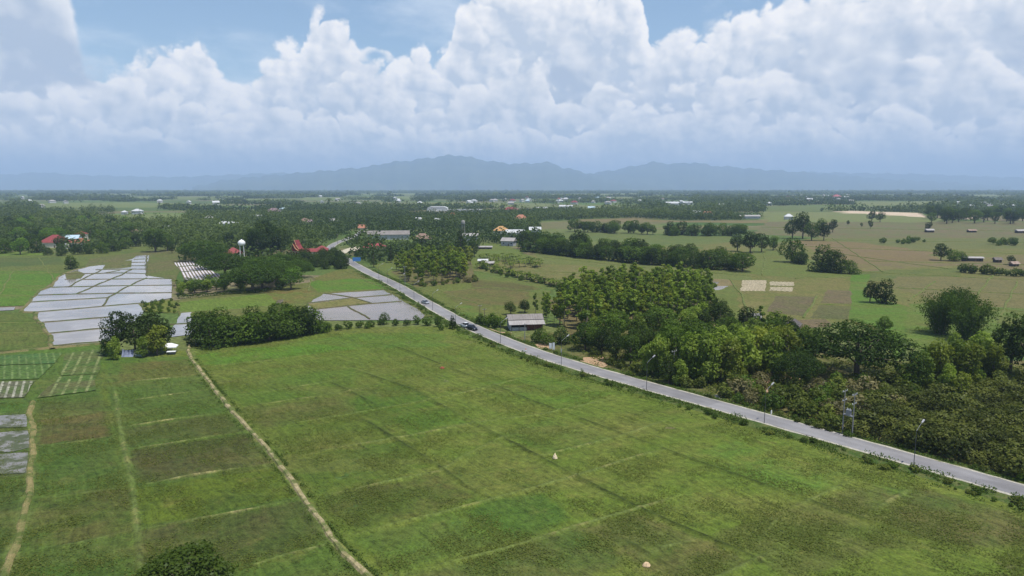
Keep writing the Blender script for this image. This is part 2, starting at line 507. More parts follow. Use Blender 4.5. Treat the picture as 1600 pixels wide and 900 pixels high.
def blob_leaves(blobs, count, size, jit=0.7, shell=0.72, flat=0.75):
    """leaf centres on the outer shell of a union of ellipsoids; each blob keeps its own tone"""
    B = np.array([b[0] for b in blobs], float)
    Rr = np.array([b[1] for b in blobs], float)
    area = (Rr[:, 0] * Rr[:, 1] + Rr[:, 0] * Rr[:, 2] + Rr[:, 1] * Rr[:, 2])
    idx = rng.choice(len(B), size=int(count * 1.7), p=area / area.sum())
    d = rng.normal(size=(len(idx), 3))
    d /= np.linalg.norm(d, axis=1, keepdims=True)
    r = shell + (1.06 - shell) * rng.random((len(idx), 1)) ** 0.6
    lump = 1 + 0.16 * np.sin(d[:, :1] * 5 + idx[:, None]) * np.sin(d[:, 1:2] * 6 + idx[:, None] * 2) + 0.10 * np.sin(d[:, 2:3] * 9 + idx[:, None])
    c = B[idx] + d * r * Rr[idx] * lump
    # drop what lies deep inside another blob
    keep = np.ones(len(c), bool)
    for j in range(len(B)):
        e = (((c - B[j]) / Rr[j]) ** 2).sum(1) < 0.42
        keep &= ~(e & (idx != j))
    c, d, idx = c[keep][:count], d[keep][:count], idx[keep][:count]
    nrm = d / Rr[idx] * Rr[idx].mean(1, keepdims=True) + rng.normal(size=c.shape) * jit
    nrm[:, 2] += flat
    bt = rng.random(len(B))
    tone = np.clip(0.55 * bt[idx] + 0.45 * rng.random(len(c)), 0, 1)
    s = size * rng.uniform(0.6, 1.35, len(c))
    return c, nrm, s, tone


# ------------------------------------------------------------------ plant prototypes (about unit height in metres as given)
def proto_mesh(name, blobs, count, size, mat, extra=None, aspect=0.62, **kw):
    c, n, s, t = blob_leaves(blobs, count, size, **kw)
    if extra is not None:
        c, n, s, t = (np.concatenate([x, y]) for x, y in zip((c, n, s, t), extra))
    v, q = leaf_quads(c, n, s, aspect)
    return np_mesh(name, v, q, mat, t)


def trunk_mesh(name, h, r, limbs, mat, lean=0.3):
    m = MB()
    lx, ly = random.uniform(-lean, lean), random.uniform(-lean, lean)
    top = Vector((lx, ly, h))
    m.tube([(0, 0, -0.2), (lx * 0.2, ly * 0.3, h * 0.35), (lx * 0.7, ly * 0.6, h * 0.7), top], [r * 1.25, r, r * 0.75, r * 0.45], 7)
    for (z, tip) in limbs:
        t = z / h
        st = Vector((lx * t, ly * t, z))
        tip = Vector(tip)
        midp = (st + tip) / 2 + Vector((0, 0, 0.12 * (tip - st).length))
        m.tube([st, midp, tip], [r * 0.5, r * 0.33, r * 0.12], 5)
    return m.mesh(name, mat, True)


PROTO = {}


def broad_proto(key, hgt, wid, n_b, count, size, leaf, low=0.22, **kw):
    """rounded broad-leaved tree: lumpy crown of several masses"""
    out = []
    for k in range(4):
        blobs, limbs = [], []
        zc0, zc1 = hgt * low, hgt
        for i in range(n_b):
            a = 2 * pi * (i / n_b) + random.uniform(-0.5, 0.5)
            zz = random.uniform(0.18, 0.80)
            rad = wid / 2 * (1 - 0.55 * abs(zz - 0.38)) * random.uniform(0.35, 0.72)
            br = wid * random.uniform(0.17, 0.27)
            cz = zc0 + (zc1 - zc0) * zz
            br_z = min(br * random.uniform(0.65, 0.95), zc1 - cz + 0.4)
            p = (rad * cos(a), rad * sin(a), cz)
            blobs.append((p, (br, br, max(br_z, 0.5))))
            if i % 2 == 0: limbs.append((hgt * random.uniform(low, 0.5), p))
        blobs.append(((0, 0, hgt * 0.80), (wid * 0.24, wid * 0.24, hgt * 0.19)))
        blobs.append(((random.uniform(-.1, .1) * wid, random.uniform(-.1, .1) * wid, hgt * 0.52), (wid * 0.33, wid * 0.33, hgt * 0.28)))
        cm = proto_mesh(key + '_crown', blobs, count, size, LEAF[leaf], **kw)
        tm = trunk_mesh(key + '_trunk', hgt * 0.75, hgt * 0.025 + 0.05, limbs, M['bark'])
        out.append((tm, cm, hgt))
    PROTO[key] = out


def rain_proto(key, hgt, wid, count, size, leaf):
    """umbrella-shaped rain tree: flat layered plates on spreading limbs"""
    out = []
    for k in range(3):
        blobs, limbs = [], []
        for i in range(26):
            a = i * 2.39996
            rr = wid / 2 * math.sqrt((i + 0.5) / 26) * 0.90
            z = hgt * (0.86 - 0.46 * (rr / (wid / 2)) ** 2.2) + random.uniform(-0.6, 0.5)
            b = wid * random.uniform(0.11, 0.17)
            p = (rr * cos(a), rr * sin(a), z)
            blobs.append((p, (b, b, b * random.uniform(0.45, 0.65))))
            if i % 3 == 1: limbs.append((hgt * random.uniform(0.22, 0.4), (p[0] * 0.85, p[1] * 0.85, z - 0.5)))
        # lower inner sprays that close the underside
        for i in range(9):
            a = i * 2.4 + 0.7
            rr = wid * random.uniform(0.14, 0.38)
            blobs.append(((rr * cos(a), rr * sin(a), hgt * random.uniform(0.36, 0.56)), (wid * 0.12, wid * 0.12, wid * 0.055)))
        cm = proto_mesh(key + '_crown', blobs, count, size, LEAF[leaf], flat=0.8, jit=0.55)
        tm = trunk_mesh(key + '_trunk', hgt * 0.7, hgt * 0.04, limbs, M['bark'])
        out.append((tm, cm, hgt))
    PROTO[key] = out


def teak_proto(key, hgt, wid, count, size, leaf, low=0.38, n_v=6):
    """slender plantation teak: thin straight stem, open crown of big leaves in tufts"""
    out = []
    for k in range(n_v):
        blobs, limbs = [], []
        nb = random.randint(7, 10)
        for i in range(nb):
            t = (i + 0.5) / nb
            z = hgt * (low + (0.97 - low) * t)
            prof = math.sin(pi * min(1, 0.22 + 0.78 * t)) ** 0.7
            rr = wid / 2 * prof * random.uniform(0.25, 0.7)
            a = i * 2.4 + random.uniform(-0.6, 0.6)
            b = wid * random.uniform(0.17, 0.27) * (0.55 + 0.45 * prof)
            p = (rr * cos(a), rr * sin(a), z)
            blobs.append((p, (b, b, b * random.uniform(0.55, 0.8))))
            limbs.append((z - hgt * 0.08, p))
        cm = proto_mesh(key + '_crown', blobs, count, size, LEAF[leaf], jit=0.9, shell=0.45, aspect=0.8, flat=1.3)
        tm = trunk_mesh(key + '_trunk', hgt * 0.93, 0.11 + hgt * 0.004, limbs, M['bark_pale'], 0.5)
        out.append((tm, cm, hgt))
    PROTO[key] = out


def shrub_proto(key, hgt, wid, count, size, leaf, n_v=5, n_b=6, low=0.35):
    out = []
    for k in range(n_v):
        blobs = []
        for i in range(n_b):
            a = 2 * pi * i / n_b + random.uniform(-0.6, 0.6)
            rr = wid / 2 * random.uniform(0.2, 0.62)
            bz = hgt * random.uniform(low, 0.68)
            b = wid * random.uniform(0.17, 0.30)
            blobs.append(((rr * cos(a), rr * sin(a), bz), (b, b, min(b, hgt * 0.45))))
        blobs.append(((0, 0, hgt * 0.5), (wid * 0.26, wid * 0.26, hgt * 0.46)))
        cm = proto_mesh(key + '_leaves', blobs, count, size, LEAF[leaf], shell=0.55, jit=0.8)
        out.append((None, cm, hgt))
    PROTO[key] = out


def bamboo_proto(key, hgt, wid, count, size, leaf):
    """bamboo clump: culms that rise together and arch outwards, feathery"""
    out = []
    for k in range(3):
        m = MB()
        C, N, S, T = [], [], [], []
        nc = 26
        for i in range(nc):
            a = 2 * pi * i / nc + random.uniform(-0.3, 0.3)
            reach = wid / 2 * random.uniform(0.25, 1.0)
            hh = hgt * random.uniform(0.72, 1.0) * (1 - 0.22 * reach / (wid / 2))
            pts = []
            for j in range(9):
                t = j / 8
                pts.append(((0.6 + 0.22 * reach) * cos(a) + 0.8 * reach * t ** 1.35 * cos(a), (0.6 + 0.22 * reach) * sin(a) + 0.8 * reach * t ** 1.35 * sin(a), hh * (t - 0.18 * t ** 4) / 0.82))
            m.tube(pts[:8], [0.07 * (1 - 0.1 * j) for j in range(8)], 4, cap=False)
            tn = random.random()
            per = count // nc
            t = 0.06 + 0.96 * rng.random(per) ** 0.85
            pa = np.array(pts)
            ii = np.clip((t * 8).astype(int), 0, 7)
            fr = np.clip(t * 8 - ii, 0, 1.3)[:, None]
            c = pa[ii] * (1 - fr) + pa[np.minimum(ii + 1, 8)] * fr
            c = c + rng.normal(size=c.shape) * np.array([0.75, 0.75, 0.6]) * (wid / 12)
            c[:, 2] = np.maximum(c[:, 2], 0.3)
            C.append(c)
            n = rng.normal(size=c.shape) * 0.7 + np.array([cos(a), sin(a), 0.6])
            N.append(n)
            S.append(size * rng.uniform(0.6, 1.4, per))
            T.append(np.clip(0.6 * tn + 0.4 * rng.random(per), 0, 1))
        v, q = leaf_quads(np.concatenate(C), np.concatenate(N), np.concatenate(S), 0.42)
        out.append((m.mesh(key + '_culms', M['bark_pale'], True), np_mesh(key + '_crown', v, q, LEAF[leaf], np.concatenate(T)), hgt))
    PROTO[key] = out


def conifer_proto(key, hgt, wid, count, size, leaf):
    out = []
    for k in range(2):
        blobs, limbs = [], []
        for i in range(26):
            t = (i + 0.5) / 26
            z = hgt * (0.14 + 0.84 * t)
            rr = wid / 2 * (1 - t) ** 0.75 * random.uniform(0.45, 0.9)
            a = i * 2.4
            b = wid * 0.16 * (1.1 - 0.7 * t)
            p = (rr * cos(a), rr * sin(a), z)
            blobs.append((p, (b * 1.2, b * 1.2, b * 0.55)))
            limbs.append((z, p))
        cm = proto_mesh(key + '_crown', blobs, count, size, LEAF[leaf], shell=0.5, jit=0.8)
        out.append((trunk_mesh(key + '_trunk', hgt * 0.95, hgt * 0.016 + 0.05, limbs, M['bark']), cm, hgt))
    PROTO[key] = out


def banana_proto(key, hgt):
    out = []
    for k in range(4):
        V, Q = [], []
        nl = random.randint(8, 11)
        stem = MB().tube([(0, 0, -0.1), (0, 0, hgt * 0.5)], [0.16, 0.11], 6).mesh(key + '_stem', M['bark_pale'], True)
        tone = []
        for i in range(nl):
            a = i * 2.4 + random.uniform(-0.3, 0.3)
            L = hgt * random.uniform(0.55, 0.75)
            upk = random.uniform(0.5, 1.0)
            w = L * 0.16
            pts = []
            for j in range(6):
                t = j / 5
                r = L * (t * 0.75)
                z = hgt * 0.48 + L * (upk * t * 0.9 - 0.75 * t * t)
                pts.append((r, z))
            b0 = len(V)
            for j, (r, z) in enumerate(pts):
                ww = w * math.sin(pi * (0.12 + 0.86 * j / 5))
                for sgn in (-1, 1):
                    V.append((r * cos(a) - sgn * ww * sin(a), r * sin(a) + sgn * ww * cos(a), z))
            for j in range(5):
                Q.append((b0 + 2 * j, b0 + 2 * j + 1, b0 + 2 * j + 3, b0 + 2 * j + 2))
                tone.append(random.random())
        out.append((stem, np_mesh(key + '_leaves', np.array(V), np.array(Q), LEAF['banana'], np.array(tone)), hgt))
    PROTO[key] = out


broad_proto('broad_dark', 11, 10, 9, 2300, 0.62, 'dark')
broad_proto('broad_deep', 11, 10, 9, 2300, 0.62, 'deep')
broad_proto('broad_mid', 11, 10, 9, 2300, 0.62, 'mid')
broad_proto('broad_bright', 10, 10, 9, 2300, 0.62, 'bright')
broad_proto('broad_low', 9, 11, 8, 2300, 0.66, 'mid', low=-0.10)
broad_proto('broad_lowdark', 9, 10, 8, 2300, 0.66, 'dark', low=-0.10)
broad_proto('broad_teak', 12, 9, 14, 2000, 0.86, 'teak', low=0.0, jit=0.9, shell=0.5, flat=1.3)
broad_proto('broad_yellow', 12, 9, 14, 1900, 0.86, 'yellow', low=0.0, jit=0.9, shell=0.5, flat=1.3)
broad_proto('broad_fine', 8, 10, 7, 7000, 0.36, 'dark', low=0.2, jit=1.0, shell=0.6)
rain_proto('rain', 13, 22, 8500, 0.60, 'rain')
teak_proto('teak', 14, 6.0, 600, 0.80, 'teak', low=0.34)
teak_proto('teak_low', 12, 6.2, 800, 0.74, 'teak', low=0.16)
teak_proto('teak_yellow', 12, 6.0, 700, 0.74, 'yellow', low=0.22, n_v=3)
teak_proto('teak_dark', 12, 5.0, 700, 0.62, 'mid', low=0.22, n_v=4)
shrub_proto('shrub', 3.0, 3.6, 380, 0.55, 'scrub')
shrub_proto('shrub_mid', 3.0, 3.6, 420, 0.46, 'mid')
shrub_proto('shrub_dry', 2.4, 3.4, 360, 0.42, 'dry', n_v=3)
shrub_proto('orchard', 3.4, 4.6, 640, 0.44, 'orchard', n_v=6, n_b=8)
bamboo_proto('bamboo', 14, 14, 7000, 0.70, 'mid')
bamboo_proto('bamboo_dark', 10, 9, 3000, 0.62, 'dark')
conifer_proto('conifer', 17, 9, 2600, 0.55, 'dark')
banana_proto('banana', 4.2)

PLANT_COUNT = {}


def plant(key, name, xy, h=None, w=None, label=None, cat='tree', group=None, crown='crown', stemname='trunk', z=0.0, parts=True):
    """stand a copy of a prototype at xy, h metres tall, w widening factor"""
    lst = PROTO[key]
    tm, cm, ph = random.choice(lst)
    s = (h / ph) if h else random.uniform(0.85, 1.15)
    ws = s * (w or 1.0)
    rz = random.uniform(0, 2 * pi)
    PLANT_COUNT[name] = PLANT_COUNT.get(name, 0) + 1
    if tm is None or not parts:
        o = bpy.data.objects.new(name, cm)
        o.location = (xy[0], xy[1], z)
        o.rotation_euler = (0, 0, rz)
        o.scale = (ws, ws, s)
        link(o)
    else:
        o = empty(name, (xy[0], xy[1], z), rz, (ws, ws, s))
        link(bpy.data.objects.new(stemname, tm), o)
        link(bpy.data.objects.new(crown, cm), o)
    props(o, label, cat, group)
    return o


# ------------------------------------------------------------------ polygons
def inside(poly, x, y):
    """vectorised point in polygon"""
    x, y = np.asarray(x, float), np.asarray(y, float)
    r = np.zeros(x.shape, bool)
    n = len(poly)
    for i in range(n):
        x1, y1 = poly[i]
        x2, y2 = poly[(i + 1) % n]
        if y1 == y2: continue
        c = ((y1 > y) != (y2 > y)) & (x < (x2 - x1) * (y - y1) / (y2 - y1) + x1)
        r ^= c
    return r


KEEP_PX = [[(900, 559), (942, 558), (952, 572), (930, 580), (900, 571)], [(1090, 615), (1122, 614), (1132, 628), (1105, 626)]]


def fill(pts_px, n, mind, seed=0, margin=0):
    """n points inside a pixel polygon on the ground, at least mind metres apart"""
    g = np.random.default_rng(seed + 100)
    poly = G(pts_px)
    xs, ys = [p[0] for p in poly], [p[1] for p in poly]
    out = []
    for _ in range(n * 60):
        x, y = g.uniform(min(xs), max(xs)), g.uniform(min(ys), max(ys))
        if not inside(poly, [x], [y])[0] or any(inside(G(kp), [x], [y])[0] for kp in KEEP_PX): continue
        if all((x - a) ** 2 + (y - b) ** 2 >= mind * mind for a, b in out):
            out.append((x, y))
            if len(out) >= n: break
    return out


def along(pts_px, step, jit=0.0, seed=0):
    """points every step metres along a pixel polyline on the ground"""
    g = np.random.default_rng(seed + 300)
    w = G(pts_px)
    out, carry = [], 0.0
    for (x1, y1), (x2, y2) in zip(w, w[1:]):
        L = math.hypot(x2 - x1, y2 - y1)
        d = carry
        while d < L:
            t = d / L
            out.append((x1 + (x2 - x1) * t + g.normal() * jit, y1 + (y2 - y1) * t + g.normal() * jit))
            d += step
        carry = d - L
    return out


CLEAR = []          # open ground that the far woods keep out of
LAYER = [0]


def ragged(poly, step, amp):
    out = []
    n = len(poly)
    for i in range(n):
        (x1, y1), (x2, y2) = poly[i], poly[(i + 1) % n]
        L = math.hypot(x2 - x1, y2 - y1)
        k = max(1, int(min(L / step, 60)))
        for j in range(k):
            t = j / k
            a = amp if 0 < j else 0
            out.append((x1 + (x2 - x1) * t + random.gauss(0, a), y1 + (y2 - y1) * t + random.gauss(0, a)))
    return out


def sheet(name, pts_px, c1, c2=None, mat='field', rag=0.5, clear=True, world=False, z=None):
    """a field laid on the plain: one sheet a few millimetres above the one below"""
    poly = pts_px if world else G(pts_px)
    if clear: CLEAR.append(poly)
    far = max(p[1] for p in poly)
    poly = ragged(poly, 5 if far < 400 else 20, rag if far < 600 else rag * 3)
    LAYER[0] += 1
    zz = z if z is not None else 0.02 + LAYER[0] * 0.0025
    me = bpy.data.meshes.new(name)
    me.from_pydata([(x, y, zz) for x, y in poly], [], [tuple(range(len(poly)))])
    if me.polygons[0].normal.z < 0: me.flip_normals()
    for nm, c in (('col', c1), ('col2', c2 or c1)):
        if c is None: continue
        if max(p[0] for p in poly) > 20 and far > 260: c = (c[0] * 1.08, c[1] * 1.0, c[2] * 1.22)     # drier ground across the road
        a = me.attributes.new(nm, 'FLOAT_COLOR', 'POINT')
        a.data.foreach_set('color', [*c, 1.0] * len(poly))
    me.materials.append(M[mat] if isinstance(mat, str) else mat)
    o = link(bpy.data.objects.new(name, me))
    o['kind'] = 'structure'
    return o


def ridge(name, pts_px, width, height, mat, wob=0.25, step=2.5, world=False):
    """low earth bank along a line"""
    w = pts_px if world else G(pts_px)
    P_ = []
    for (x1, y1), (x2, y2) in zip(w, w[1:]):
        L = math.hypot(x2 - x1, y2 - y1)
        k = max(1, int(L / step))
        P_ += [(x1 + (x2 - x1) * j / k, y1 + (y2 - y1) * j / k) for j in range(k)]
    P_.append(w[-1])
    vs, fs = [], []
    ph = random.random() * 9
    for i, (x, y) in enumerate(P_):
        a, b = P_[max(i - 1, 0)], P_[min(i + 1, len(P_) - 1)]
        dx, dy = b[0] - a[0], b[1] - a[1]
        L = math.hypot(dx, dy) or 1
        nx, ny = -dy / L, dx / L
        off = wob * math.sin(i * 0.55 + ph) + random.gauss(0, wob * 0.35)
        ww = width / 2 * random.uniform(0.85, 1.15)
        hh = height * random.uniform(0.88, 1.1)
        for u, z in ((-1, 0.0), (-0.45, hh), (0.45, hh), (1, 0.0)):
            vs.append((x + nx * (off + u * ww), y + ny * (off + u * ww), z))
    for i in range(len(P_) - 1):
        for k in range(3):
            fs.append((i * 4 + k, i * 4 + k + 1, i * 4 + k + 5, i * 4 + k + 4))
    o = MB().add(vs, fs).build(name, M[mat])
    o['kind'] = 'structure'
    return o

# ================================================================== GROUND
def ground():
    ys = [-400, 0, 60, 120, 200, 300, 450, 700, 1000, 1500, 2500, 4000, 7000, 12000, 20000, 32000]
    xs = [-30000, -15000, -7000, -3500, -1800, -900, -450, -200, -80, 0, 80, 200, 450, 900, 1800, 3500, 7000, 15000, 30000]
    vs = [(x, y, 0) for y in ys for x in xs]
    n = len(xs)
    fs = [(j * n + i, j * n + i + 1, (j + 1) * n + i + 1, (j + 1) * n + i) for j in range(len(ys) - 1) for i in range(n - 1)]
    o = MB().add(vs, fs).build('ground', M['ground'])
    o['kind'] = 'structure'


ground()

GR = (0.082, 0.116, 0.021)
GR2 = (0.104, 0.122, 0.029)
BRIGHT, BRIGHT2 = (0.070, 0.140, 0.019), (0.095, 0.155, 0.027)
DARK, DARK2 = (0.048, 0.080, 0.017), (0.062, 0.082, 0.025)
BROWN, BROWN2 = (0.100, 0.092, 0.042), (0.076, 0.090, 0.028)
OLIVE, OLIVE2 = (0.108, 0.125, 0.036), (0.140, 0.132, 0.052)
RUST = (0.098, 0.080, 0.032)
MAUVE = (0.140, 0.112, 0.072)

# ---- right of the road, far to near
sheet('field', [(850, 396), (900, 385), (1180, 383), (1440, 352), (1700, 352), (1900, 520), (1500, 560), (1330, 505), (1180, 500), (740, 425), (760, 410)], OLIVE, OLIVE2, rag=1.0)
sheet('field', [(1190, 346), (1480, 345), (1700, 350), (1700, 372), (1300, 372), (1180, 366)], (0.105, 0.125, 0.05), MAUVE, rag=1.5)
sheet('field', [(1300, 372), (1650, 372), (1650, 388), (1440, 390), (1300, 380)], (0.10, 0.12, 0.042), (0.12, 0.13, 0.05), rag=1.5)
sheet('field', [(1240, 376), (1330, 378), (1470, 395), (1470, 408), (1350, 415), (1290, 400)], (0.150, 0.115, 0.068), (0.155, 0.125, 0.06), rag=1.5)
sheet('field', [(1330, 415), (1650, 395), (1650, 425), (1480, 415), (1345, 425)], OLIVE2, MAUVE, rag=1.5)
sheet('field', [(1340, 425), (1500, 418), (1500, 432), (1350, 440)], (0.085, 0.112, 0.034), OLIVE, rag=1)
sheet('field', [(1400, 432), (1650, 432), (1650, 505), (1560, 500), (1440, 462), (1395, 450)], (0.135, 0.125, 0.055), (0.115, 0.115, 0.05), rag=1)
sheet('field', [(1460, 475), (1650, 485), (1650, 520), (1550, 515)], (0.085, 0.13, 0.03), OLIVE, rag=1)
sheet('field', [(860, 362), (960, 365), (1145, 370), (1150, 392), (1080, 388), (900, 375)], (0.085, 0.122, 0.038), (0.11, 0.135, 0.042), rag=1.5)
sheet('field', [(1080, 383), (1150, 378), (1165, 398), (1120, 396)], OLIVE2, OLIVE, rag=1)
sheet('field', [(830, 392), (1000, 410), (1170, 425), (1175, 438), (1000, 432), (850, 412)], (0.105, 0.132, 0.040), (0.118, 0.135, 0.044), rag=1)
sheet('field', [(845, 412), (1000, 420), (1020, 430), (900, 432), (860, 425)], OLIVE2, OLIVE, rag=1)
sheet('field', [(870, 436), (1040, 433), (1150, 446), (1160, 500), (1100, 520), (880, 500)], (0.095, 0.128, 0.033), OLIVE, rag=.6)
sheet('field', [(1180, 384), (1230, 400), (1330, 425), (1345, 432), (1240, 434), (1170, 428)], (0.100, 0.135, 0.035), OLIVE, rag=1)
sheet('seedbed', [(1037, 432), (1140, 437), (1147, 446), (1125, 447), (1035, 440)], (0.19, 0.155, 0.085), (0.15, 0.13, 0.07), rag=.3)
sheet('shallow_water', [(1104, 447), (1140, 447), (1125, 453), (1106, 454)], None, None, mat='mudwater', rag=.3)
sheet('shallow_water', [(1092, 438), (1124, 441), (1118, 445), (1094, 443)], None, None, mat='mudwater', rag=.3)
M['beds'] = stripe_field('straw_covered_beds', R(8), 1.9, (0.50, 0.42, 0.30), 0.62, 0.38)
sheet('vegetable_bed', [(1160, 438), (1198, 438), (1196, 455), (1157, 455)], (0.14, 0.13, 0.05), (0.12, 0.12, 0.045), mat='beds', rag=.3)
sheet('vegetable_bed', [(1204, 440), (1241, 441), (1241, 447), (1203, 446)], (0.10, 0.11, 0.04), (0.12, 0.12, 0.045), mat='beds', rag=.3)
sheet('vegetable_bed', [(1203, 448.5), (1240, 449), (1238, 456), (1202, 454)], (0.10, 0.11, 0.04), (0.12, 0.12, 0.045), mat='beds', rag=.3)
sheet('field', [(1330, 430), (1360, 428), (1350, 460), (1420, 480), (1440, 500), (1420, 540), (1400, 565), (1370, 510), (1326, 500)], BRIGHT, (0.09, 0.14, 0.03), rag=.6)
sheet('field', [(1420, 475), (1500, 470), (1560, 505), (1600, 520), (1560, 560), (1480, 560), (1410, 540)], (0.085, 0.14, 0.026), (0.10, 0.135, 0.034), rag=.6)
sheet('ploughed_plot', [(1212, 463), (1275, 464), (1255, 494), (1198, 487)], (0.115, 0.095, 0.062), (0.10, 0.10, 0.045), mat='rows', rag=.3)
sheet('ploughed_plot', [(1292, 453), (1330, 455), (1330, 475), (1282, 473)], (0.125, 0.10, 0.066), (0.11, 0.105, 0.05), mat='rows', rag=.3)
sheet('ploughed_plot', [(1280, 477), (1328, 479), (1326, 499), (1265, 497)], (0.085, 0.095, 0.04), (0.10, 0.10, 0.045), mat='rows', rag=.3)
sheet('bare_plot', [(1226, 501), (1290, 499), (1300, 510), (1240, 514)], (0.14, 0.105, 0.068), (0.12, 0.10, 0.06), rag=.4)
sheet('shallow_water', [(1172, 490), (1192, 490), (1190, 499), (1176, 497)], None, None, mat='mudwater', rag=.3)
sheet('bare_sand', [(1283, 332), (1330, 329.5), (1440, 333), (1443, 341.5), (1380, 341), (1330, 339)], None, None, mat='sand', rag=1)
sheet('bare_sand', [(1500, 339), (1520, 338.6), (1520, 343), (1480, 342)], None, None, mat='sand', rag=1)
sheet('field', [(1190, 322), (1300, 322), (1450, 327), (1450, 331), (1330, 329), (1195, 331)], (0.095, 0.135, 0.04), (0.10, 0.125, 0.045), rag=2)
FARF = ((0.125, 0.165, 0.055), (0.15, 0.16, 0.07))
for pts in ([(40, 318), (200, 316), (310, 318), (310, 324), (60, 325)], [(150, 337), (270, 333), (300, 338), (280, 350), (190, 353), (150, 346)], [(540, 319), (700, 316), (860, 318), (860, 325), (700, 325), (560, 324)],
            [(380, 311), (460, 311), (455, 318), (375, 318)], [(850, 322), (1000, 320), (1005, 327), (850, 329)], [(-40, 340), (60, 336.5), (70, 342), (-40, 346)], [(470, 308.5), (650, 306.5), (650, 311), (470, 312.5)],
            [(200, 308), (380, 306.5), (380, 310), (220, 311.5)], [(940, 308), (1060, 307), (1060, 311), (940, 312)], [(1330, 316), (1480, 314), (1490, 320), (1340, 322)], [(330, 330), (400, 328), (400, 334), (330, 337)],
            [(1480, 328), (1640, 326), (1640, 332), (1490, 334)], [(640, 334), (700, 333), (700, 338), (640, 339)], [(-60, 318), (10, 318), (10, 327), (-60, 328)], [(1190, 331), (1300, 331), (1480, 342), (1480, 347), (1190, 347)],
            [(860, 303), (1000, 302.5), (1000, 305), (860, 305.5)], [(100, 303), (260, 302.5), (260, 305), (100, 305.5)], [(1380, 305), (1560, 304), (1560, 307), (1380, 308)], [(560, 302.5), (700, 302), (700, 304.5), (560, 305)]):
    sheet('field', pts, *FARF, rag=3)
sheet('field', [(1040, 318), (1090, 318), (1090, 328), (1045, 328)], (0.11, 0.15, 0.05), (0.10, 0.13, 0.05), rag=2)
sheet('field', [(900, 343), (990, 341), (1060, 345), (1200, 344), (1200, 349), (1040, 347), (900, 347)], (0.16, 0.125, 0.075), OLIVE2, rag=2)
# between the road and the teak groves
sheet('field', [(640, 447), (735, 440), (860, 448), (850, 500), (790, 502), (745, 500), (720, 492)], (0.105, 0.118, 0.036), OLIVE, rag=.5)
sheet('field', [(690, 455), (760, 448), (830, 455), (820, 478), (760, 480), (715, 475)], (0.125, 0.100, 0.050), (0.10, 0.105, 0.036), rag=.6)
sheet('field', [(740, 423), (800, 432), (870, 450), (850, 460), (750, 445)], (0.085, 0.13, 0.03), OLIVE, rag=.5)
sheet('field', [(740, 438), (800, 442), (850, 452), (800, 456), (735, 450)], (0.095, 0.078, 0.040), (0.095, 0.10, 0.035), rag=.5)
sheet('field', [(580, 415), (640, 402), (740, 391), (760, 400), (745, 420), (620, 437)], (0.10, 0.132, 0.036), OLIVE, rag=.5)
sheet('field', [(690, 480), (735, 478), (770, 502), (755, 520), (735, 508)], (0.085, 0.130, 0.028), (0.11, 0.12, 0.035), rag=.4)
sheet('field', [(745, 380), (800, 382), (815, 392), (840, 405), (830, 412), (745, 402)], (0.10, 0.135, 0.036), (0.115, 0.135, 0.042), rag=.8)
sheet('field', [(570, 372), (640, 370), (672, 374), (672, 388), (600, 389)], (0.085, 0.13, 0.034), (0.10, 0.13, 0.04), rag=.8)
sheet('scrub_ground', [(880, 520), (1100, 508), (1330, 560), (1460, 570), (1720, 560), (1900, 860), (1640, 780), (1240, 662), (960, 590), (790, 530), (860, 520)], (0.075, 0.09, 0.03), (0.15, 0.125, 0.065), rag=.3)
sheet('scrub_ground', [(610, 425), (735, 405), (745, 440), (650, 449)], (0.13, 0.105, 0.06), (0.09, 0.10, 0.035), rag=.4)
sheet('scrub_ground', [(850, 470), (1110, 455), (1130, 510), (900, 535)], (0.10, 0.095, 0.04), (0.14, 0.115, 0.06), rag=.4)
# ---- left of the road
sheet('field', [(-150, 398), (60, 396), (160, 393), (230, 384), (240, 395), (190, 405), (110, 420), (80, 440), (-150, 440)], (0.085, 0.110, 0.036), OLIVE, rag=.8)
sheet('field', [(-100, 395), (70, 393), (72, 399), (-100, 402)], (0.11, 0.16, 0.03), (0.10, 0.14, 0.03), rag=.5)
sheet('field', [(-150, 404), (95, 402), (100, 414), (-150, 422)], (0.066, 0.095, 0.034), (0.085, 0.10, 0.036), rag=.5)
sheet('field', [(-150, 424), (60, 424), (96, 427), (88, 436), (70, 450), (58, 462), (40, 478), (-150, 483)], BRIGHT, (0.09, 0.14, 0.028), rag=.5)
sheet('field', [(-150, 486), (33, 489), (56, 500), (74, 522), (78, 544), (-150, 558)], (0.075, 0.105, 0.026), (0.10, 0.11, 0.036), rag=.4)
sheet('muddy_field', [(140, 405), (232, 392), (292, 388), (292, 404), (275, 440), (266, 462), (240, 440), (130, 425)], (0.12, 0.105, 0.06), (0.09, 0.11, 0.036), rag=.6)
sheet('field', [(410, 452), (482, 442), (540, 420), (575, 424), (690, 492), (640, 500), (450, 500), (280, 495), (270, 470)], (0.105, 0.105, 0.042), OLIVE, rag=.5)
sheet('field', [(482, 443), (540, 424), (578, 432), (606, 452), (497, 457)], BRIGHT, (0.09, 0.14, 0.026), rag=.5)
sheet('field', [(488, 436), (535, 420), (556, 422), (580, 437), (545, 436), (505, 440)], (0.125, 0.115, 0.042), (0.10, 0.115, 0.034), rag=.5)
sheet('field', [(280, 473), (350, 466), (425, 458), (436, 466), (430, 477), (340, 486), (282, 489)], (0.095, 0.145, 0.026), (0.11, 0.15, 0.034), rag=.4)
sheet('field', [(395, 455), (480, 450), (500, 460), (478, 472), (440, 478), (420, 462)], (0.135, 0.10, 0.045), OLIVE, rag=.5)

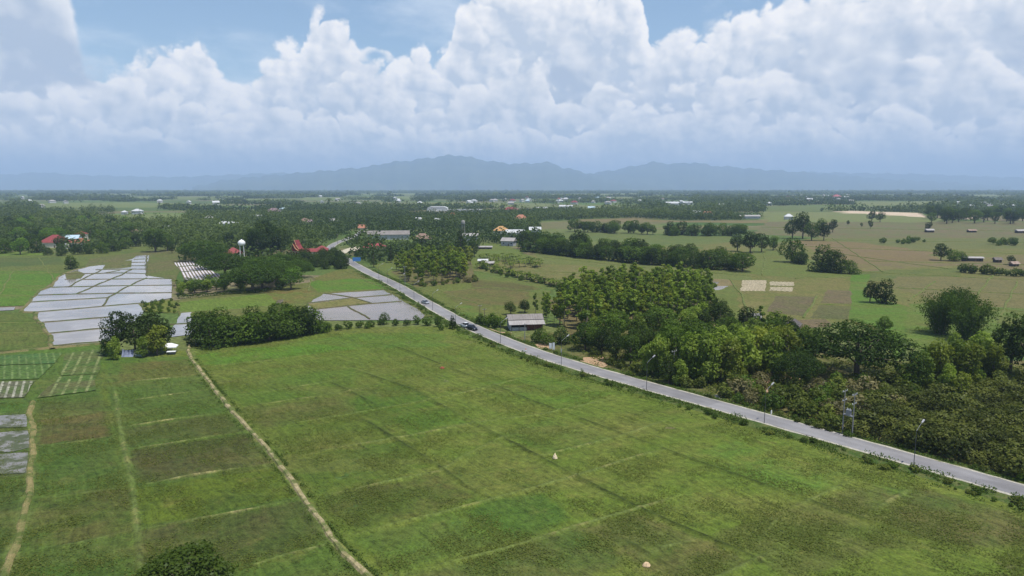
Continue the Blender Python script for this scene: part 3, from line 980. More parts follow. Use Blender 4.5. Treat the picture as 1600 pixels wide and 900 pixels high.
# flooded paddies
sheet('paddy_water', [(80, 542), (74, 520), (58, 500), (56, 489), (34, 487), (46, 473), (60, 457), (80, 449), (90, 435), (100, 429), (117, 422), (135, 417.5), (170, 413.5), (207, 405), (213, 400), (233, 399), (229, 420), (229, 431), (268, 437), (268, 466), (222, 475), (225, 490), (172, 535)], None, None, mat='water', rag=.4)
sheet('paddy_water', [(283, 490), (300, 488), (302, 523), (262, 528)], None, None, mat='water', rag=.4)
sheet('paddy_water', [(505, 460), (600, 454), (612, 460), (664, 493), (655, 501), (500, 501), (478, 490), (480, 476)], None, None, mat='mudwater', rag=.4)
sheet('paddy_water', [(433, 470), (443, 468), (440, 476), (430, 477)], None, None, mat='mudwater', rag=.3)
sheet('paddy_water', [(-40, 483), (24, 480.5), (22, 485), (-40, 488)], None, None, mat='mudwater', rag=.3)
sheet('muddy_field', [(478, 476), (553, 466.5), (580, 475), (490, 484)], (0.17, 0.145, 0.07), (0.13, 0.13, 0.05), rag=.2)
sheet('muddy_field', [(165, 413), (190, 408), (206, 407), (205, 418), (188, 420), (160, 421)], (0.12, 0.11, 0.06), (0.10, 0.11, 0.04), rag=.3)
sheet('muddy_field', [(102, 428), (120, 424), (134, 428), (126, 436), (104, 437)], (0.12, 0.115, 0.06), (0.09, 0.11, 0.04), rag=.3)
sheet('muddy_field', [(216, 476), (270, 468), (282, 478), (275, 490), (226, 488)], (0.11, 0.135, 0.03), (0.14, 0.14, 0.045), rag=.3)
for pts in ([(57, 488.5), (110, 484), (165, 479), (222, 474.5)], [(62, 505), (115, 501), (172, 496)], [(78, 521.5), (172, 513)], [(46, 473), (110, 469), (168, 466)],
            [(60, 462), (120, 460), (180, 459), (268, 458)], [(80, 449.6), (140, 448), (268, 446)], [(126, 437.5), (180, 436.5), (268, 436)], [(102, 437), (118, 437)],
            [(92, 428.5), (160, 428), (186, 423)], [(134, 428), (190, 427), (229, 428)], [(150, 422), (207, 421), (229, 421)], [(190, 416), (229, 415.6)],
            [(205, 410.6), (230, 410)], [(209, 406), (231, 405)], [(161, 479), (164, 473), (172, 464), (198, 449), (228, 435)], [(120, 460), (160, 442), (190, 430), (206, 421)],
            [(107, 449), (130, 436), (158, 423)], [(80, 542), (120, 538), (172, 534)], [(222, 475), (225, 488)], [(229, 432), (229, 400)], [(265, 508), (302, 506)],
            [(507, 459), (552, 465.5), (580, 475)], [(480, 474.5), (553, 466), (612, 461)], [(490, 484), (580, 475), (627, 471.5)], [(544, 480), (560, 489), (577, 499)],
            [(478, 490), (480, 475)]):
    ridge('paddy_bund', pts, 1.25, 0.46, 'bund_mud', wob=0.25, step=2.5)
for pts in ([(82, 546), (76, 522), (58, 501), (55, 489), (33, 488), (45, 473), (60, 456), (80, 448), (90, 434), (100, 428), (120, 421), (140, 416)], [(0, 553), (80, 544), (172, 537), (180, 535)]):
    ridge('paddy_bund', pts, 1.8, 0.55, 'bund_rim', wob=0.3, step=2.5)

for k_, pts in enumerate(([(1345, 425), (1500, 433), (1640, 440)], [(1400, 450), (1520, 456), (1640, 462)], [(1440, 470), (1640, 492)], [(1300, 395), (1390, 408), (1480, 420)], [(1250, 385), (1430, 392), (1640, 398)], [(1190, 355), (1640, 362)], [(1290, 375), (1640, 380)],
            [(1350, 408), (1640, 415)], [(850, 402), (1000, 418), (1180, 432)], [(860, 425), (1040, 434)], [(1187, 384), (1196, 405), (1190, 430)], [(1140, 437), (1158, 460), (1170, 490)], [(1278, 462), (1255, 497)], [(1243, 436), (1330, 432)], [(1276, 476), (1330, 477)],
            [(1460, 440), (1420, 470)], [(1560, 418), (1520, 470)], [(1590, 440), (1560, 500)], [(1300, 372), (1380, 425)], [(640, 447), (700, 462), (760, 478), (830, 480)], [(690, 456), (760, 449), (830, 456)], [(740, 424), (850, 446)],
            [(-60, 404), (95, 402)], [(-60, 424), (96, 427)], [(-60, 445), (66, 447)], [(-60, 462), (52, 463)], [(-60, 505), (58, 505)], [(-60, 521), (74, 521)], [(60, 402), (85, 438)], [(20, 424), (-10, 480)],
            [(430, 462), (500, 458), (600, 452)], [(486, 437), (482, 456)], [(540, 424), (600, 452)], [(280, 489), (400, 482), (480, 477)], [(280, 472), (430, 459)])):
    ridge('field_bund', pts, 1.1, 0.36, 'bund_pale', wob=0.3, step=4)

# plastic-covered beds beyond the paddies
M['mulch'] = stripe_field('plastic_mulch_beds', 0.0, 2.9, (0.62, 0.58, 0.60), 0.60, 0.2)
A_, B_ = gp(276, 412), gp(292, 445)
MULCH_ANG = math.atan2(B_[1] - A_[1], B_[0] - A_[0]) + pi / 2
M['mulch'] = stripe_field('plastic_mulch', MULCH_ANG, 1.75, (0.56, 0.52, 0.54), 0.62, 0.2)
sheet('mulched_beds', [(272, 411), (301, 409), (309, 414), (277, 417)], (0.16, 0.13, 0.085), (0.12, 0.11, 0.06), mat='mulch', rag=.2)
sheet('mulched_beds', [(278, 418), (311, 415), (325, 421), (283, 425)], (0.16, 0.13, 0.085), (0.12, 0.11, 0.06), mat='mulch', rag=.2)
sheet('mulched_beds', [(283, 426), (327, 422), (344, 430), (338, 445), (290, 446)], (0.16, 0.13, 0.085), (0.12, 0.11, 0.06), mat='mulch', rag=.2)

NEAR_P, NEAR_B = [], []


def parcel(pts_px, c1, c2=None, soft=0.7):
    CLEAR.append(G(pts_px))
    NEAR_P.append((G(pts_px), c1, c2 or c1, soft))


def bund(pts_px, width, height, kind):
    NEAR_B.append((G(pts_px), width, height, kind))


# ---- near fields, left to right
parcel([(-250, 560), (0, 551), (80, 543), (172, 535), (165, 560), (155, 620), (-250, 640)], (0.062, 0.110, 0.022), (0.075, 0.11, 0.028))
A_, B_ = gp(60, 622), gp(100, 555)
BED_ANG = math.atan2(B_[1] - A_[1], B_[0] - A_[0]) + pi / 2
M['crop'] = stripe_field('row_crop', BED_ANG, 2.5, (0.16, 0.185, 0.070), 0.28, 0.47)
M['crop2'] = stripe_field('row_crop_pale', BED_ANG + 0.1, 1.55, (0.27, 0.265, 0.20), 0.40, 0.45)
M['crop3'] = stripe_field('row_crop_fine', BED_ANG + 0.16, 1.7, (0.115, 0.165, 0.052), 0.30, 0.48)
sheet('row_crop', [(103, 553), (166, 545), (153, 585), (95, 588)], (0.062, 0.105, 0.022), (0.085, 0.10, 0.03), mat='crop', rag=.2)
sheet('row_crop', [(92, 590), (152, 586), (150, 611), (58, 623)], (0.062, 0.105, 0.022), (0.085, 0.09, 0.032), mat='crop', rag=.2)
sheet('row_crop', [(-120, 562), (98, 552), (85, 569), (-120, 575)], (0.052, 0.105, 0.028), (0.065, 0.11, 0.025), mat='crop3', rag=.2)
sheet('row_crop', [(-120, 577), (84, 570), (60, 593), (-120, 599)], (0.062, 0.11, 0.024), (0.065, 0.11, 0.025), mat='crop3', rag=.2)
sheet('row_crop', [(-120, 601), (55, 596), (38, 622), (-120, 626)], (0.10, 0.10, 0.06), (0.075, 0.10, 0.035), mat='crop2', rag=.2)

parcel([(-250, 640), (45, 625), (48, 700), (42, 790), (0, 905), (-250, 960)], (0.055, 0.090, 0.022), DARK2)
parcel([(-200, 628), (44, 624), (45, 646), (-200, 653)], (0.058, 0.115, 0.022), (0.07, 0.11, 0.03))
sheet('shallow_water', [(-60, 682), (10, 676), (44, 673), (46, 700), (20, 707), (-60, 712)], None, None, mat='wetplot', rag=.5, z=0.16)
sheet('shallow_water', [(-60, 655), (6, 650), (43, 648), (42, 668), (-60, 674)], None, None, mat='wetplot', rag=.4, z=0.16)
sheet('shallow_water', [(-60, 716), (44, 708), (44, 740), (-60, 750)], None, None, mat='wetplot', rag=.4, z=0.16)
parcel([(-60, 713), (46, 705), (46, 742), (-60, 752)], (0.085, 0.082, 0.055), (0.055, 0.085, 0.025))
parcel([(50, 625), (155, 615), (165, 640), (195, 750), (215, 900), (222, 960), (-20, 960), (30, 840), (48, 740), (52, 690)], (0.056, 0.098, 0.020), (0.072, 0.10, 0.026))
parcel([(60, 627), (156, 619), (161, 644), (62, 655)], (0.070, 0.102, 0.025), BROWN2)
parcel([(62, 657), (161, 645), (172, 682), (60, 696)], RUST, (0.070, 0.076, 0.028))
parcel([(60, 778), (206, 762), (213, 830), (42, 860)], (0.062, 0.094, 0.021), (0.085, 0.085, 0.03))
parcel([(160, 560), (295, 557), (330, 605), (400, 682), (470, 775), (520, 845), (575, 905), (600, 960), (222, 960), (205, 780), (175, 650)], (0.062, 0.105, 0.021), (0.074, 0.108, 0.026))
parcel([(190, 568), (293, 562), (312, 585), (180, 599)], (0.075, 0.098, 0.024), (0.095, 0.085, 0.032))
parcel([(205, 703), (386, 678), (432, 724), (212, 757)], (0.052, 0.076, 0.021), (0.070, 0.070, 0.029))
parcel([(190, 670), (354, 647), (382, 674), (200, 699)], (0.058, 0.090, 0.022), (0.074, 0.086, 0.028))
parcel([(214, 830), (472, 782), (520, 848), (365, 886), (225, 960)], (0.058, 0.080, 0.022), (0.078, 0.074, 0.032))
parcel([(214, 764), (440, 728), (468, 776), (216, 824)], (0.062, 0.092, 0.018), (0.088, 0.118, 0.017))

BIG = [(296, 556), (320, 540), (500, 515), (700, 513), (745, 527), (800, 552), (900, 587), (1000, 616), (1200, 672), (1420, 738), (1600, 792), (1900, 885), (1900, 960), (625, 960), (580, 905), (520, 843), (470, 773), (400, 680), (332, 603)]
parcel(BIG, GR, GR2)
for pts, a, b in (
        ([(300, 556), (480, 533), (560, 545), (330, 572)], BRIGHT, GR), ([(335, 605), (377, 596), (553, 575), (553, 610), (377, 636)], (0.078, 0.125, 0.022), GR),
        ([(378, 640), (530, 617), (560, 646), (414, 668)], (0.078, 0.105, 0.024), (0.105, 0.105, 0.035)), ([(553, 612), (640, 602), (673, 624), (560, 646)], (0.064, 0.112, 0.018), GR),
        ([(450, 720), (530, 702), (623, 690), (670, 730), (495, 773)], (0.070, 0.110, 0.021), GR), ([(495, 777), (687, 739), (752, 778), (560, 830)], (0.062, 0.086, 0.019), (0.082, 0.080, 0.028)),
        ([(722, 800), (790, 777), (850, 770), (895, 815), (800, 846)], (0.052, 0.094, 0.018), (0.062, 0.094, 0.022)), ([(540, 842), (697, 802), (716, 800), (792, 845), (640, 895)], (0.068, 0.108, 0.022), (0.076, 0.10, 0.026)),
        ([(604, 640), (672, 627), (730, 660), (640, 678)], (0.064, 0.110, 0.018), GR), ([(760, 600), (838, 585), (960, 618), (870, 640)], (0.074, 0.126, 0.020), GR),
        ([(780, 680), (850, 652), (960, 688), (868, 712)], (0.062, 0.106, 0.018), (0.085, 0.108, 0.025)), ([(640, 895), (770, 865), (905, 824), (985, 870), (880, 930), (680, 940)], (0.056, 0.088, 0.021), (0.075, 0.085, 0.028)),
        ([(1062, 712), (1150, 690), (1345, 745), (1260, 780)], (0.076, 0.128, 0.024), GR2), ([(1262, 786), (1360, 760), (1430, 762), (1360, 815)], (0.066, 0.106, 0.020), (0.082, 0.088, 0.030)),
        ([(1440, 765), (1600, 810), (1700, 860), (1480, 850), (1370, 815)], (0.060, 0.088, 0.022), (0.088, 0.082, 0.034)), ([(990, 800), (1060, 825), (1180, 880), (1060, 930), (900, 826)], (0.078, 0.092, 0.028), (0.10, 0.088, 0.036)),
        ([(1110, 840), (1260, 784), (1362, 817), (1420, 850), (1250, 905)], (0.082, 0.094, 0.028), (0.070, 0.096, 0.021)), ([(680, 738), (778, 690), (862, 727), (975, 785), (890, 765), (760, 778)], (0.086, 0.106, 0.026), GR2),
        ([(455, 535), (580, 520), (690, 522), (700, 540), (600, 545)], (0.072, 0.125, 0.022), GR)):
    parcel(pts, a, b, soft=1.2)

# field bunds: dark ones run away to the right, paler ones cross them
for pts in ([(600, 535), (640, 550), (705, 576), (760, 597), (840, 630), (877, 643), (965, 676), (1060, 711), (1160, 746), (1262, 782), (1364, 816), (1500, 862)],
            [(545, 575), (600, 594), (640, 607), (732, 657), (777, 680), (867, 727), (980, 785), (1060, 822), (1104, 840), (1230, 895)],
            [(553, 646), (623, 690), (690, 733), (753, 777)], [(720, 800), (755, 822), (797, 847)], [(500, 590), (553, 615), (610, 645)], [(930, 825), (985, 850), (1080, 905)]):
    bund(pts, 0.75, 0.40, 'bund_dark')
for pts in ([(530, 842), (614, 820), (697, 800), (745, 787), (790, 775), (897, 745), (1000, 712), (1060, 700)], [(450, 717), (530, 700), (640, 681), (730, 663), (847, 648), (963, 622)],
            [(493, 775), (530, 770), (610, 752), (687, 737), (720, 716), (777, 687), (830, 672)], [(630, 900), (700, 880), (770, 863), (840, 843), (903, 822), (980, 800), (1080, 770)],
            [(820, 720), (863, 708), (970, 682), (1060, 650)], [(413, 670), (470, 660), (550, 647), (673, 625), (752, 608), (825, 588)], [(377, 637), (450, 626), (530, 615), (600, 603)],
            [(1229, 799), (1262, 784), (1345, 745)], [(1357, 803), (1395, 780), (1437, 757)], [(1190, 840), (1205, 822), (1225, 800)], [(315, 573), (400, 566), (500, 553)],
            [(985, 880), (1040, 855), (1110, 838)], [(360, 622), (430, 610), (520, 596), (560, 590)], [(1060, 930), (1150, 890), (1240, 850)]):
    bund(pts, 1.0, 0.34, 'bund_pale')
for pts in ([(172, 599), (240, 593), (275, 590), (313, 584)], [(180, 629), (240, 621), (330, 608)], [(180, 669), (262, 657), (356, 644)], [(200, 702), (295, 689), (388, 673)],
            [(212, 760), (300, 743), (365, 734), (437, 722)], [(215, 828), (300, 813), (390, 797), (472, 778)], [(365, 892), (440, 870), (522, 848)]):
    bund(pts, 0.8, 0.42, 'bund_dry')
for pts in ([(60, 655), (110, 650), (162, 643)], [(58, 698), (110, 692), (172, 683)], [(60, 780), (130, 772), (206, 760)], [(40, 862), (120, 850), (212, 828)], [(60, 625), (110, 619), (156, 612)],
            [(178, 600), (190, 680), (207, 760), (215, 830), (222, 930)], [(-80, 652), (44, 645)], [(-80, 676), (44, 671)], [(-80, 712), (46, 703)], [(-80, 755), (46, 742)], [(-80, 812), (38, 800)],
            [(-60, 880), (20, 868)], [(95, 589), (152, 585)], [(-60, 576), (85, 569)], [(-60, 600), (60, 594)]):
    bund(pts, 1.2, 0.34, 'bund_pale')

def near_field():
    """the fields before the camera: one relief of plots and bunds, finer towards the camera"""
    rim = G([(-280, 556), (0, 551), (82, 545), (172, 536), (180, 548), (262, 550), (296, 546), (320, 532), (500, 511), (700, 510), (745, 524), (800, 549), (900, 584), (1000, 612), (1200, 668), (1420, 734), (1600, 788), (1950, 896), (1950, 975), (-280, 975)])
    us = np.arange(-1.0, 1.02, 0.0034)
    ys = [76.0]
    while ys[-1] < 300: ys.append(ys[-1] + 0.22 * (ys[-1] / 90) ** 1.3)
    ys = np.array(ys)
    U, Y = np.meshgrid(us, ys)
    X = U * Y
    ok = inside(rim, X, Y)
    idx = -np.ones(X.shape, int)
    fo = ok[:-1, :-1] & ok[1:, :-1] & ok[:-1, 1:] & ok[1:, 1:]
    used = np.zeros(X.shape, bool)
    used[:-1, :-1] |= fo; used[1:, :-1] |= fo; used[:-1, 1:] |= fo; used[1:, 1:] |= fo
    idx[used] = np.arange(used.sum())
    x, y = X[used], Y[used]
    q = np.stack([idx[:-1, :-1][fo], idx[:-1, 1:][fo], idx[1:, 1:][fo], idx[1:, :-1][fo]], 1)

    def vn(s, k):
        """smooth value noise, 0..1"""
        g = np.random.default_rng(k)
        T = g.random((256, 256))
        fx, fy = x * s + 1000, y * s + 1000
        ix, iy = np.floor(fx).astype(int), np.floor(fy).astype(int)
        tx, ty = fx - ix, fy - iy
        tx, ty = tx * tx * (3 - 2 * tx), ty * ty * (3 - 2 * ty)
        A = lambda i, j: T[(ix + i) % 256, (iy + j) % 256]
        return (A(0, 0) * (1 - tx) + A(1, 0) * tx) * (1 - ty) + (A(0, 1) * (1 - tx) + A(1, 1) * tx) * ty

    def fb(s, k, o=4):
        return sum(vn(s * 2 ** i, k + i) * 0.5 ** i for i in range(o)) / sum(0.5 ** i for i in range(o))

    def segd(poly, closed):
        d = np.full(x.shape, 1e9)
        n = len(poly)
        for i in range(n if closed else n - 1):
            (x1, y1), (x2, y2) = poly[i], poly[(i + 1) % n]
            L2 = (x2 - x1) ** 2 + (y2 - y1) ** 2 + 1e-9
            t = np.clip(((x - x1) * (x2 - x1) + (y - y1) * (y2 - y1)) / L2, 0, 1)
            d = np.minimum(d, (x - x1 - t * (x2 - x1)) ** 2 + (y - y1 - t * (y2 - y1)) ** 2)
        return np.sqrt(d)

    w1, w2 = fb(0.25, 1) - 0.5, fb(0.9, 9, 3) - 0.5
    c1 = np.tile(np.array(GR), (len(x), 1))
    c2 = np.tile(np.array(GR2), (len(x), 1))
    for poly, a, b, soft in NEAR_P:
        near = (x > min(p[0] for p in poly) - 6) & (x < max(p[0] for p in poly) + 6) & (y > min(p[1] for p in poly) - 6) & (y < max(p[1] for p in poly) + 6)
        sd = segd(poly, True) * np.where(inside(poly, x, y), 1, -1) + w1 * 2.6 * soft + w2 * 1.2
        m = np.clip(sd / soft * 0.5 + 0.5, 0, 1) * near
        m = (m * m * (3 - 2 * m))[:, None]
        c1 = c1 * (1 - m) + np.array(a) * m
        c2 = c2 * (1 - m) + np.array(b) * m
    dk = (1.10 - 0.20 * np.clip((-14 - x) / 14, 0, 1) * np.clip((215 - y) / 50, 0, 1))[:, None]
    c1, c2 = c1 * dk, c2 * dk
    z = 0.04 + 0.10 * (fb(0.12, 31) - 0.5) + 0.05 * w2
    BC = {'bund_dark': (0.030, 0.042, 0.010), 'bund_pale': (0.112, 0.140, 0.050), 'bund_dry': (0.135, 0.145, 0.060)}
    br = fb(0.16, 51, 4)
    bank = np.zeros(len(x))
    br2 = fb(0.55, 61, 3)
    for poly, wd, ht, kind in NEAR_B:
        d = segd(poly, False) + w2 * 0.22
        wob = 0.7 + 0.9 * (fb(0.11, 71 + len(poly), 3) - 0.2)
        (ex, ey), (fx_, fy_) = poly[0], poly[-1]
        tip = np.clip(np.minimum(np.hypot(x - ex, y - ey), np.hypot(x - fx_, y - fy_)) / 9.0, 0, 1)
        prof = np.exp(-(d / (wd * (0.40 if kind != 'bund_dark' else 0.62))) ** 2) * tip
        side = np.exp(-((d - wd * 1.1) / (wd * 0.8)) ** 2)
        z = z + ht * 0.75 * prof * np.clip(wob, 0.3, 1.4)
        gap = np.clip((br - 0.32) / 0.2, 0.62, 1)
        m = (prof * gap * (0.85 if kind == 'bund_pale' else 0.95))[:, None]
        bank = np.maximum(bank, m[:, 0])
        c = np.tile(np.array(BC[kind]), (len(x), 1))
        if kind == 'bund_dry':
            k = np.clip((br2 * 0.65 + br * 0.35 - 0.50) / 0.08, 0, 0.8)[:, None]
            c = c * (1 - k) + np.array((0.36, 0.30, 0.18)) * k
        elif kind == 'bund_pale':
            k = np.clip((br2 * 0.6 + br * 0.4 - 0.57) / 0.08, 0, 0.5)[:, None]
            c = c * (1 - k) + np.array((0.26, 0.22, 0.11)) * k
        c1 = c1 * (1 - m) + c * m
        c2 = c2 * (1 - m) + c * m
        # ranker grass along the foot of the bank
        m = (side * 0.35 * np.clip((fb(0.2, 81, 3) - 0.4) / 0.2, 0, 1))[:, None]
        c1 = c1 * (1 - m) + np.array((0.085, 0.125, 0.026)) * m
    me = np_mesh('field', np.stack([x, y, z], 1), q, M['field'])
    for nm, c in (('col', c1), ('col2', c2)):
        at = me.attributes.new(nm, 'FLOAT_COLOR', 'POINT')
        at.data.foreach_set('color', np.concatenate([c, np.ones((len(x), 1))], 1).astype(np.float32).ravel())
    at = me.attributes.new('bank', 'FLOAT', 'POINT')
    at.data.foreach_set('value', bank.astype(np.float32))
    o = link(bpy.data.objects.new('field', me))
    o['kind'] = 'structure'
    print('near field', len(x))


bund([(303, 520), (300, 563), (332, 605), (373, 655), (430, 718), (480, 788), (517, 842), (566, 893), (610, 940)], 2.0, 0.30, 'bund_pale')
bund([(50, 628), (46, 648), (52, 690), (48, 745), (40, 800), (24, 852), (-5, 940)], 2.2, 0.25, 'bund_pale')
near_field()
for pts in ([(430, 560), (470, 578), (553, 612)], [(505, 520), (560, 545), (620, 572), (680, 600)], [(700, 530), (760, 556), (840, 590), (900, 615)], [(830, 575), (900, 606), (1000, 645), (1100, 680), (1200, 716), (1330, 762)],
            [(610, 645), (660, 680), (720, 716)], [(1105, 840), (1180, 872), (1260, 905)], [(905, 826), (960, 850), (1040, 890)]):
    bund(pts, 0.7, 0.30, 'bund_dark')
for pts in ([(330, 590), (420, 578), (520, 566), (600, 556)], [(480, 548), (580, 538), (700, 530)], [(690, 578), (760, 568), (840, 560)], [(590, 600), (680, 588), (780, 575), (850, 567)], [(877, 645), (960, 628), (1010, 618)],
            [(980, 690), (1060, 672), (1130, 655)], [(1160, 748), (1230, 722), (1290, 700)], [(640, 768), (720, 750), (790, 735), (867, 727)], [(1390, 830), (1450, 800), (1500, 775)], [(1490, 860), (1560, 825), (1600, 806)]):
    bund(pts, 0.9, 0.28, 'bund_pale')
# the long bare bund path and the sandy trail
ridge('path', [(303, 520), (298, 535), (294, 550), (300, 563), (316, 583), (332, 605), (352, 630), (373, 655), (402, 685), (430, 718), (455, 752), (480, 788), (500, 815), (517, 842), (540, 868), (566, 893), (610, 940)], 1.25, 0.50, 'path', wob=0.10, step=1.5)
ridge('trail', [(50, 628), (46, 648), (51, 670), (52, 690), (49, 720), (48, 745), (45, 775), (40, 800), (32, 830), (24, 852), (14, 878), (-5, 940)], 1.4, 0.38, 'trail', wob=0.15, step=1.6)

# ================================================================== ROAD
RPX = [(2000, 887), (1800, 829.5), (1600, 772), (1400, 714.5), (1200, 658), (1000, 602), (880, 567), (800, 539), (720, 504.5), (660, 471), (615, 445), (575, 426), (550, 412), (532, 400), (521, 392), (517, 387), (523, 382), (533, 377.5), (546, 372.5), (558, 367.5), (566, 362), (572, 357)]


def catmull(pts, k=8):
    out = []
    for i in range(len(pts) - 1):
        p0, p1, p2, p3 = pts[max(i - 1, 0)], pts[i], pts[i + 1], pts[min(i + 2, len(pts) - 1)]
        for j in range(k):
            t = j / k
            out.append(tuple(0.5 * (2 * b + (c - a) * t + (2 * a - 5 * b + 4 * c - d) * t * t + (3 * b - a - 3 * c + d) * t ** 3) for a, b, c, d in zip(p0, p1, p2, p3)))
    out.append(pts[-1])
    return out


RC = catmull(G(RPX))
RZ = 0.46


def ribbon(name, offs, mat, uv=False, jit=0.0):
    """strip along the road; offs = list of (offset to the right of travel, z)"""
    vs, fs, us = [], [], []
    n = len(offs)
    for i, (x, y) in enumerate(RC):
        a, b = RC[max(i - 1, 0)], RC[min(i + 1, len(RC) - 1)]
        dx, dy = b[0] - a[0], b[1] - a[1]
        L = math.hypot(dx, dy)
        for q, (o_, z) in enumerate(offs):
            jj = random.gauss(0, jit) if q in (0, n - 1) and jit else 0
            vs.append((x + dy / L * (o_ + jj), y - dx / L * (o_ + jj), z))
            us.append((q / (n - 1), i * 0.1))
    for i in range(len(RC) - 1):
        for q in range(n - 1):
            fs.append((i * n + q, i * n + q + 1, (i + 1) * n + q + 1, (i + 1) * n + q))
    o = MB().add(vs, fs).build(name, M[mat])
    me = o.data
    if me.polygons[0].normal.z < 0: me.flip_normals()
    if uv:
        l = me.uv_layers.new(name='UVMap')
        for lp in me.loops: l.data[lp.index].uv = us[lp.vertex_index]
    o['kind'] = 'structure'
    return o


ribbon('road', [(-2.75, RZ), (0, RZ + 0.05), (2.75, RZ)], 'road', uv=True)
for s in (-1, 1):
    ribbon('road_shoulder', [(s * 2.75, RZ - 0.004), (s * 3.4, RZ - 0.03)], 'shoulder', jit=0.10)
    ribbon('road_verge', [(s * 3.37, RZ - 0.03), (s * 4.6, RZ - 0.12), (s * 6.5, 0.0)], 'verge', jit=0.0)
# road direction (towards the town) and its right-hand normal, for what stands along it
_d = Vector((RC[40][0] - RC[16][0], RC[40][1] - RC[16][1], 0)).normalized()
ROAD_A = math.atan2(_d.y, _d.x)
# dirt openings off the road and the forecourt by the bend
for pts, mt in (([(912, 560), (942, 559), (950, 572), (934, 581), (900, 571)], 'dirt'), ([(1095, 618), (1120, 618), (1128, 626), (1105, 623)], 'shoulder'),
                ([(742, 513), (768, 521), (790, 528), (800, 521), (780, 520), (750, 508)], 'dirt'), ([(836, 540), (856, 536), (862, 545), (845, 549)], 'dirt'),
                ([(1130, 600), (1250, 590), (1270, 600), (1200, 615), (1140, 612)], 'dirt')):
    sheet('dirt_patch', pts, None, None, mat=mt, rag=.3, z=0.33)
M['forecourt'] = soil_mat('yellowish_concrete', (0.50, 0.44, 0.32), (0.44, 0.40, 0.32), (0.36, 0.33, 0.26), 0.5, 0.7, 0.3)  # the slab's own yellowish concrete colour, mottled by noise
sheet('forecourt', [(529, 401), (527, 394), (545, 388), (562, 384.5), (563, 390), (540, 396), (534, 402)], None, None, mat='forecourt', rag=.3)

# ================================================================== TREES (each a thing of its own)
TREE_XY = []


def tree(key, px, py, h, label, w=1.0, name='broadleaf_tree', cat='tree', group=None, **kw):
    xy = gp(px, py)
    TREE_XY.append(xy)
    return plant(key, name, xy, h, w, label, cat, group, **kw)


def grove(pts_px, n, mind, keys, hr, label, group, name='broadleaf_tree', cat='tree', w=(0.9, 1.15), seed=0, pts=None, **kw):
    for xy in (pts or fill(pts_px, n, mind, seed)):
        TREE_XY.append(xy)
        plant(random.choice(keys), name, xy, random.uniform(*hr), random.uniform(*w), label, cat, group, **kw)


# --- near the camera and the field edge on the left
tree('broad_fine', 296, 952, 7.6, 'dark leafy tree top poking up at the bottom edge of the green field', 1.35)
tree('broad_dark', 186, 553, 13.5, 'tall dark tree beside the flooded paddies, at the end of the tent clump', 0.75)
tree('broad_dark', 212, 552, 12.2, 'dark tree in the middle of the clump by the blue nets', 0.8)
tree('broad_dark', 236, 550, 13.2, 'tall dark tree just behind the white canopy tent', 0.85)
tree('broad_yellow', 246, 555, 9.5, 'yellow-green tree leaning over the white canopy tent', 0.85)
tree('broad_dark', 258, 548, 10.5, 'dark tree between the white canopy tent and the water', 0.7)
tree('broad_teak', 180, 562, 7.0, 'small pale green tree at the corner of the striped crop rows', 0.7)
tree('broad_teak', 224, 558, 6.5, 'pale olive tree right behind the blue nets', 0.8)
tree('broad_low', 172, 556, 6.0, 'low olive tree at the end of the paddy bank near the crop rows', 0.7)
for i, (px, py, h) in enumerate([(312, 538, 10), (330, 541, 11), (350, 539, 11), (368, 537, 10.5), (386, 536, 11), (404, 534, 11.5), (421, 532, 10.5), (438, 529, 11), (455, 526, 11.5), (470, 523, 12), (485, 520, 11),
                                 (345, 527, 12), (395, 524, 12), (440, 518, 12), (318, 528, 11)]):
    tree('broad_low' if i % 3 else 'broad_lowdark', px, py, h * 0.86, 'dense bushy tree of the dark belt along the top of the big green field', 1.05, group='bushy belt at the head of the big field')
tree('broad_lowdark', 707, 514, 5.0, 'narrow dark roadside tree just behind the two parked cars', 0.5)
tree('broad_low', 600, 507, 4.6, 'lone small tree standing on the paddy edge between belt and road', 0.8)
for i, (px, py, h, w) in enumerate([(512, 518, 3.2, 1.0), (528, 516, 2.4, 1.2), (545, 514, 3.0, 1.0), (562, 512, 2.6, 1.1), (580, 511, 2.8, 1.1), (618, 509, 2.6, 1.0), (636, 508, 2.4, 1.2), (652, 507, 3.6, 0.8), (668, 509, 3.4, 1.0), (684, 511, 4.2, 0.7),
                                    (500, 520, 4.0, 1.0), (574, 513, 2.2, 1.2), (690, 516, 2.2, 1.0)]):
    plant('shrub_mid', 'shrub', gp(px, py), h, w, 'low green shrub on the bank between the big field and the muddy paddies', 'shrub', 'shrubs on the paddy bank by the road')
# --- beds and garden trees left of the middle
for xy in fill([(222, 474), (268, 470), (280, 480), (272, 490), (228, 488)], 34, 2.1, 3):
    plant('shrub_mid', 'vine_bush', xy, 1.5, 1.0, 'small clipped bush in the square plot between the paddies and the dark belt', 'bush', 'clipped bushes in the square plot')
grove([(270, 462), (300, 455), (345, 458), (350, 440), (330, 436), (300, 440), (275, 445)], 12, 3.6, ['banana'], (4.0, 5.5), 'broad-leaved banana plant in the garden below the white mulched beds', 'bananas below the mulched beds', 'banana_plant', 'banana plant', crown='leaves', stemname='stem', seed=4)
grove([(272, 464), (310, 461), (350, 452), (352, 445), (290, 449)], 9, 5.5, ['broad_bright', 'broad_low', 'broad_teak'], (4.0, 7.0), 'small bright garden tree below the white mulched beds', 'garden trees below the mulched beds', seed=5)
grove([(345, 452), (375, 445), (395, 446), (380, 456), (350, 458)], 6, 5.5, ['broad_bright', 'broad_teak'], (4.5, 6.5), 'yellow-green garden tree beside the dark rain trees', 'yellow garden trees by the rain trees', seed=6)
tree('rain', 352, 432, 13.5, 'broad flat-topped rain tree beside the white mulched beds, sunlit on top', 1.35, 'rain_tree')
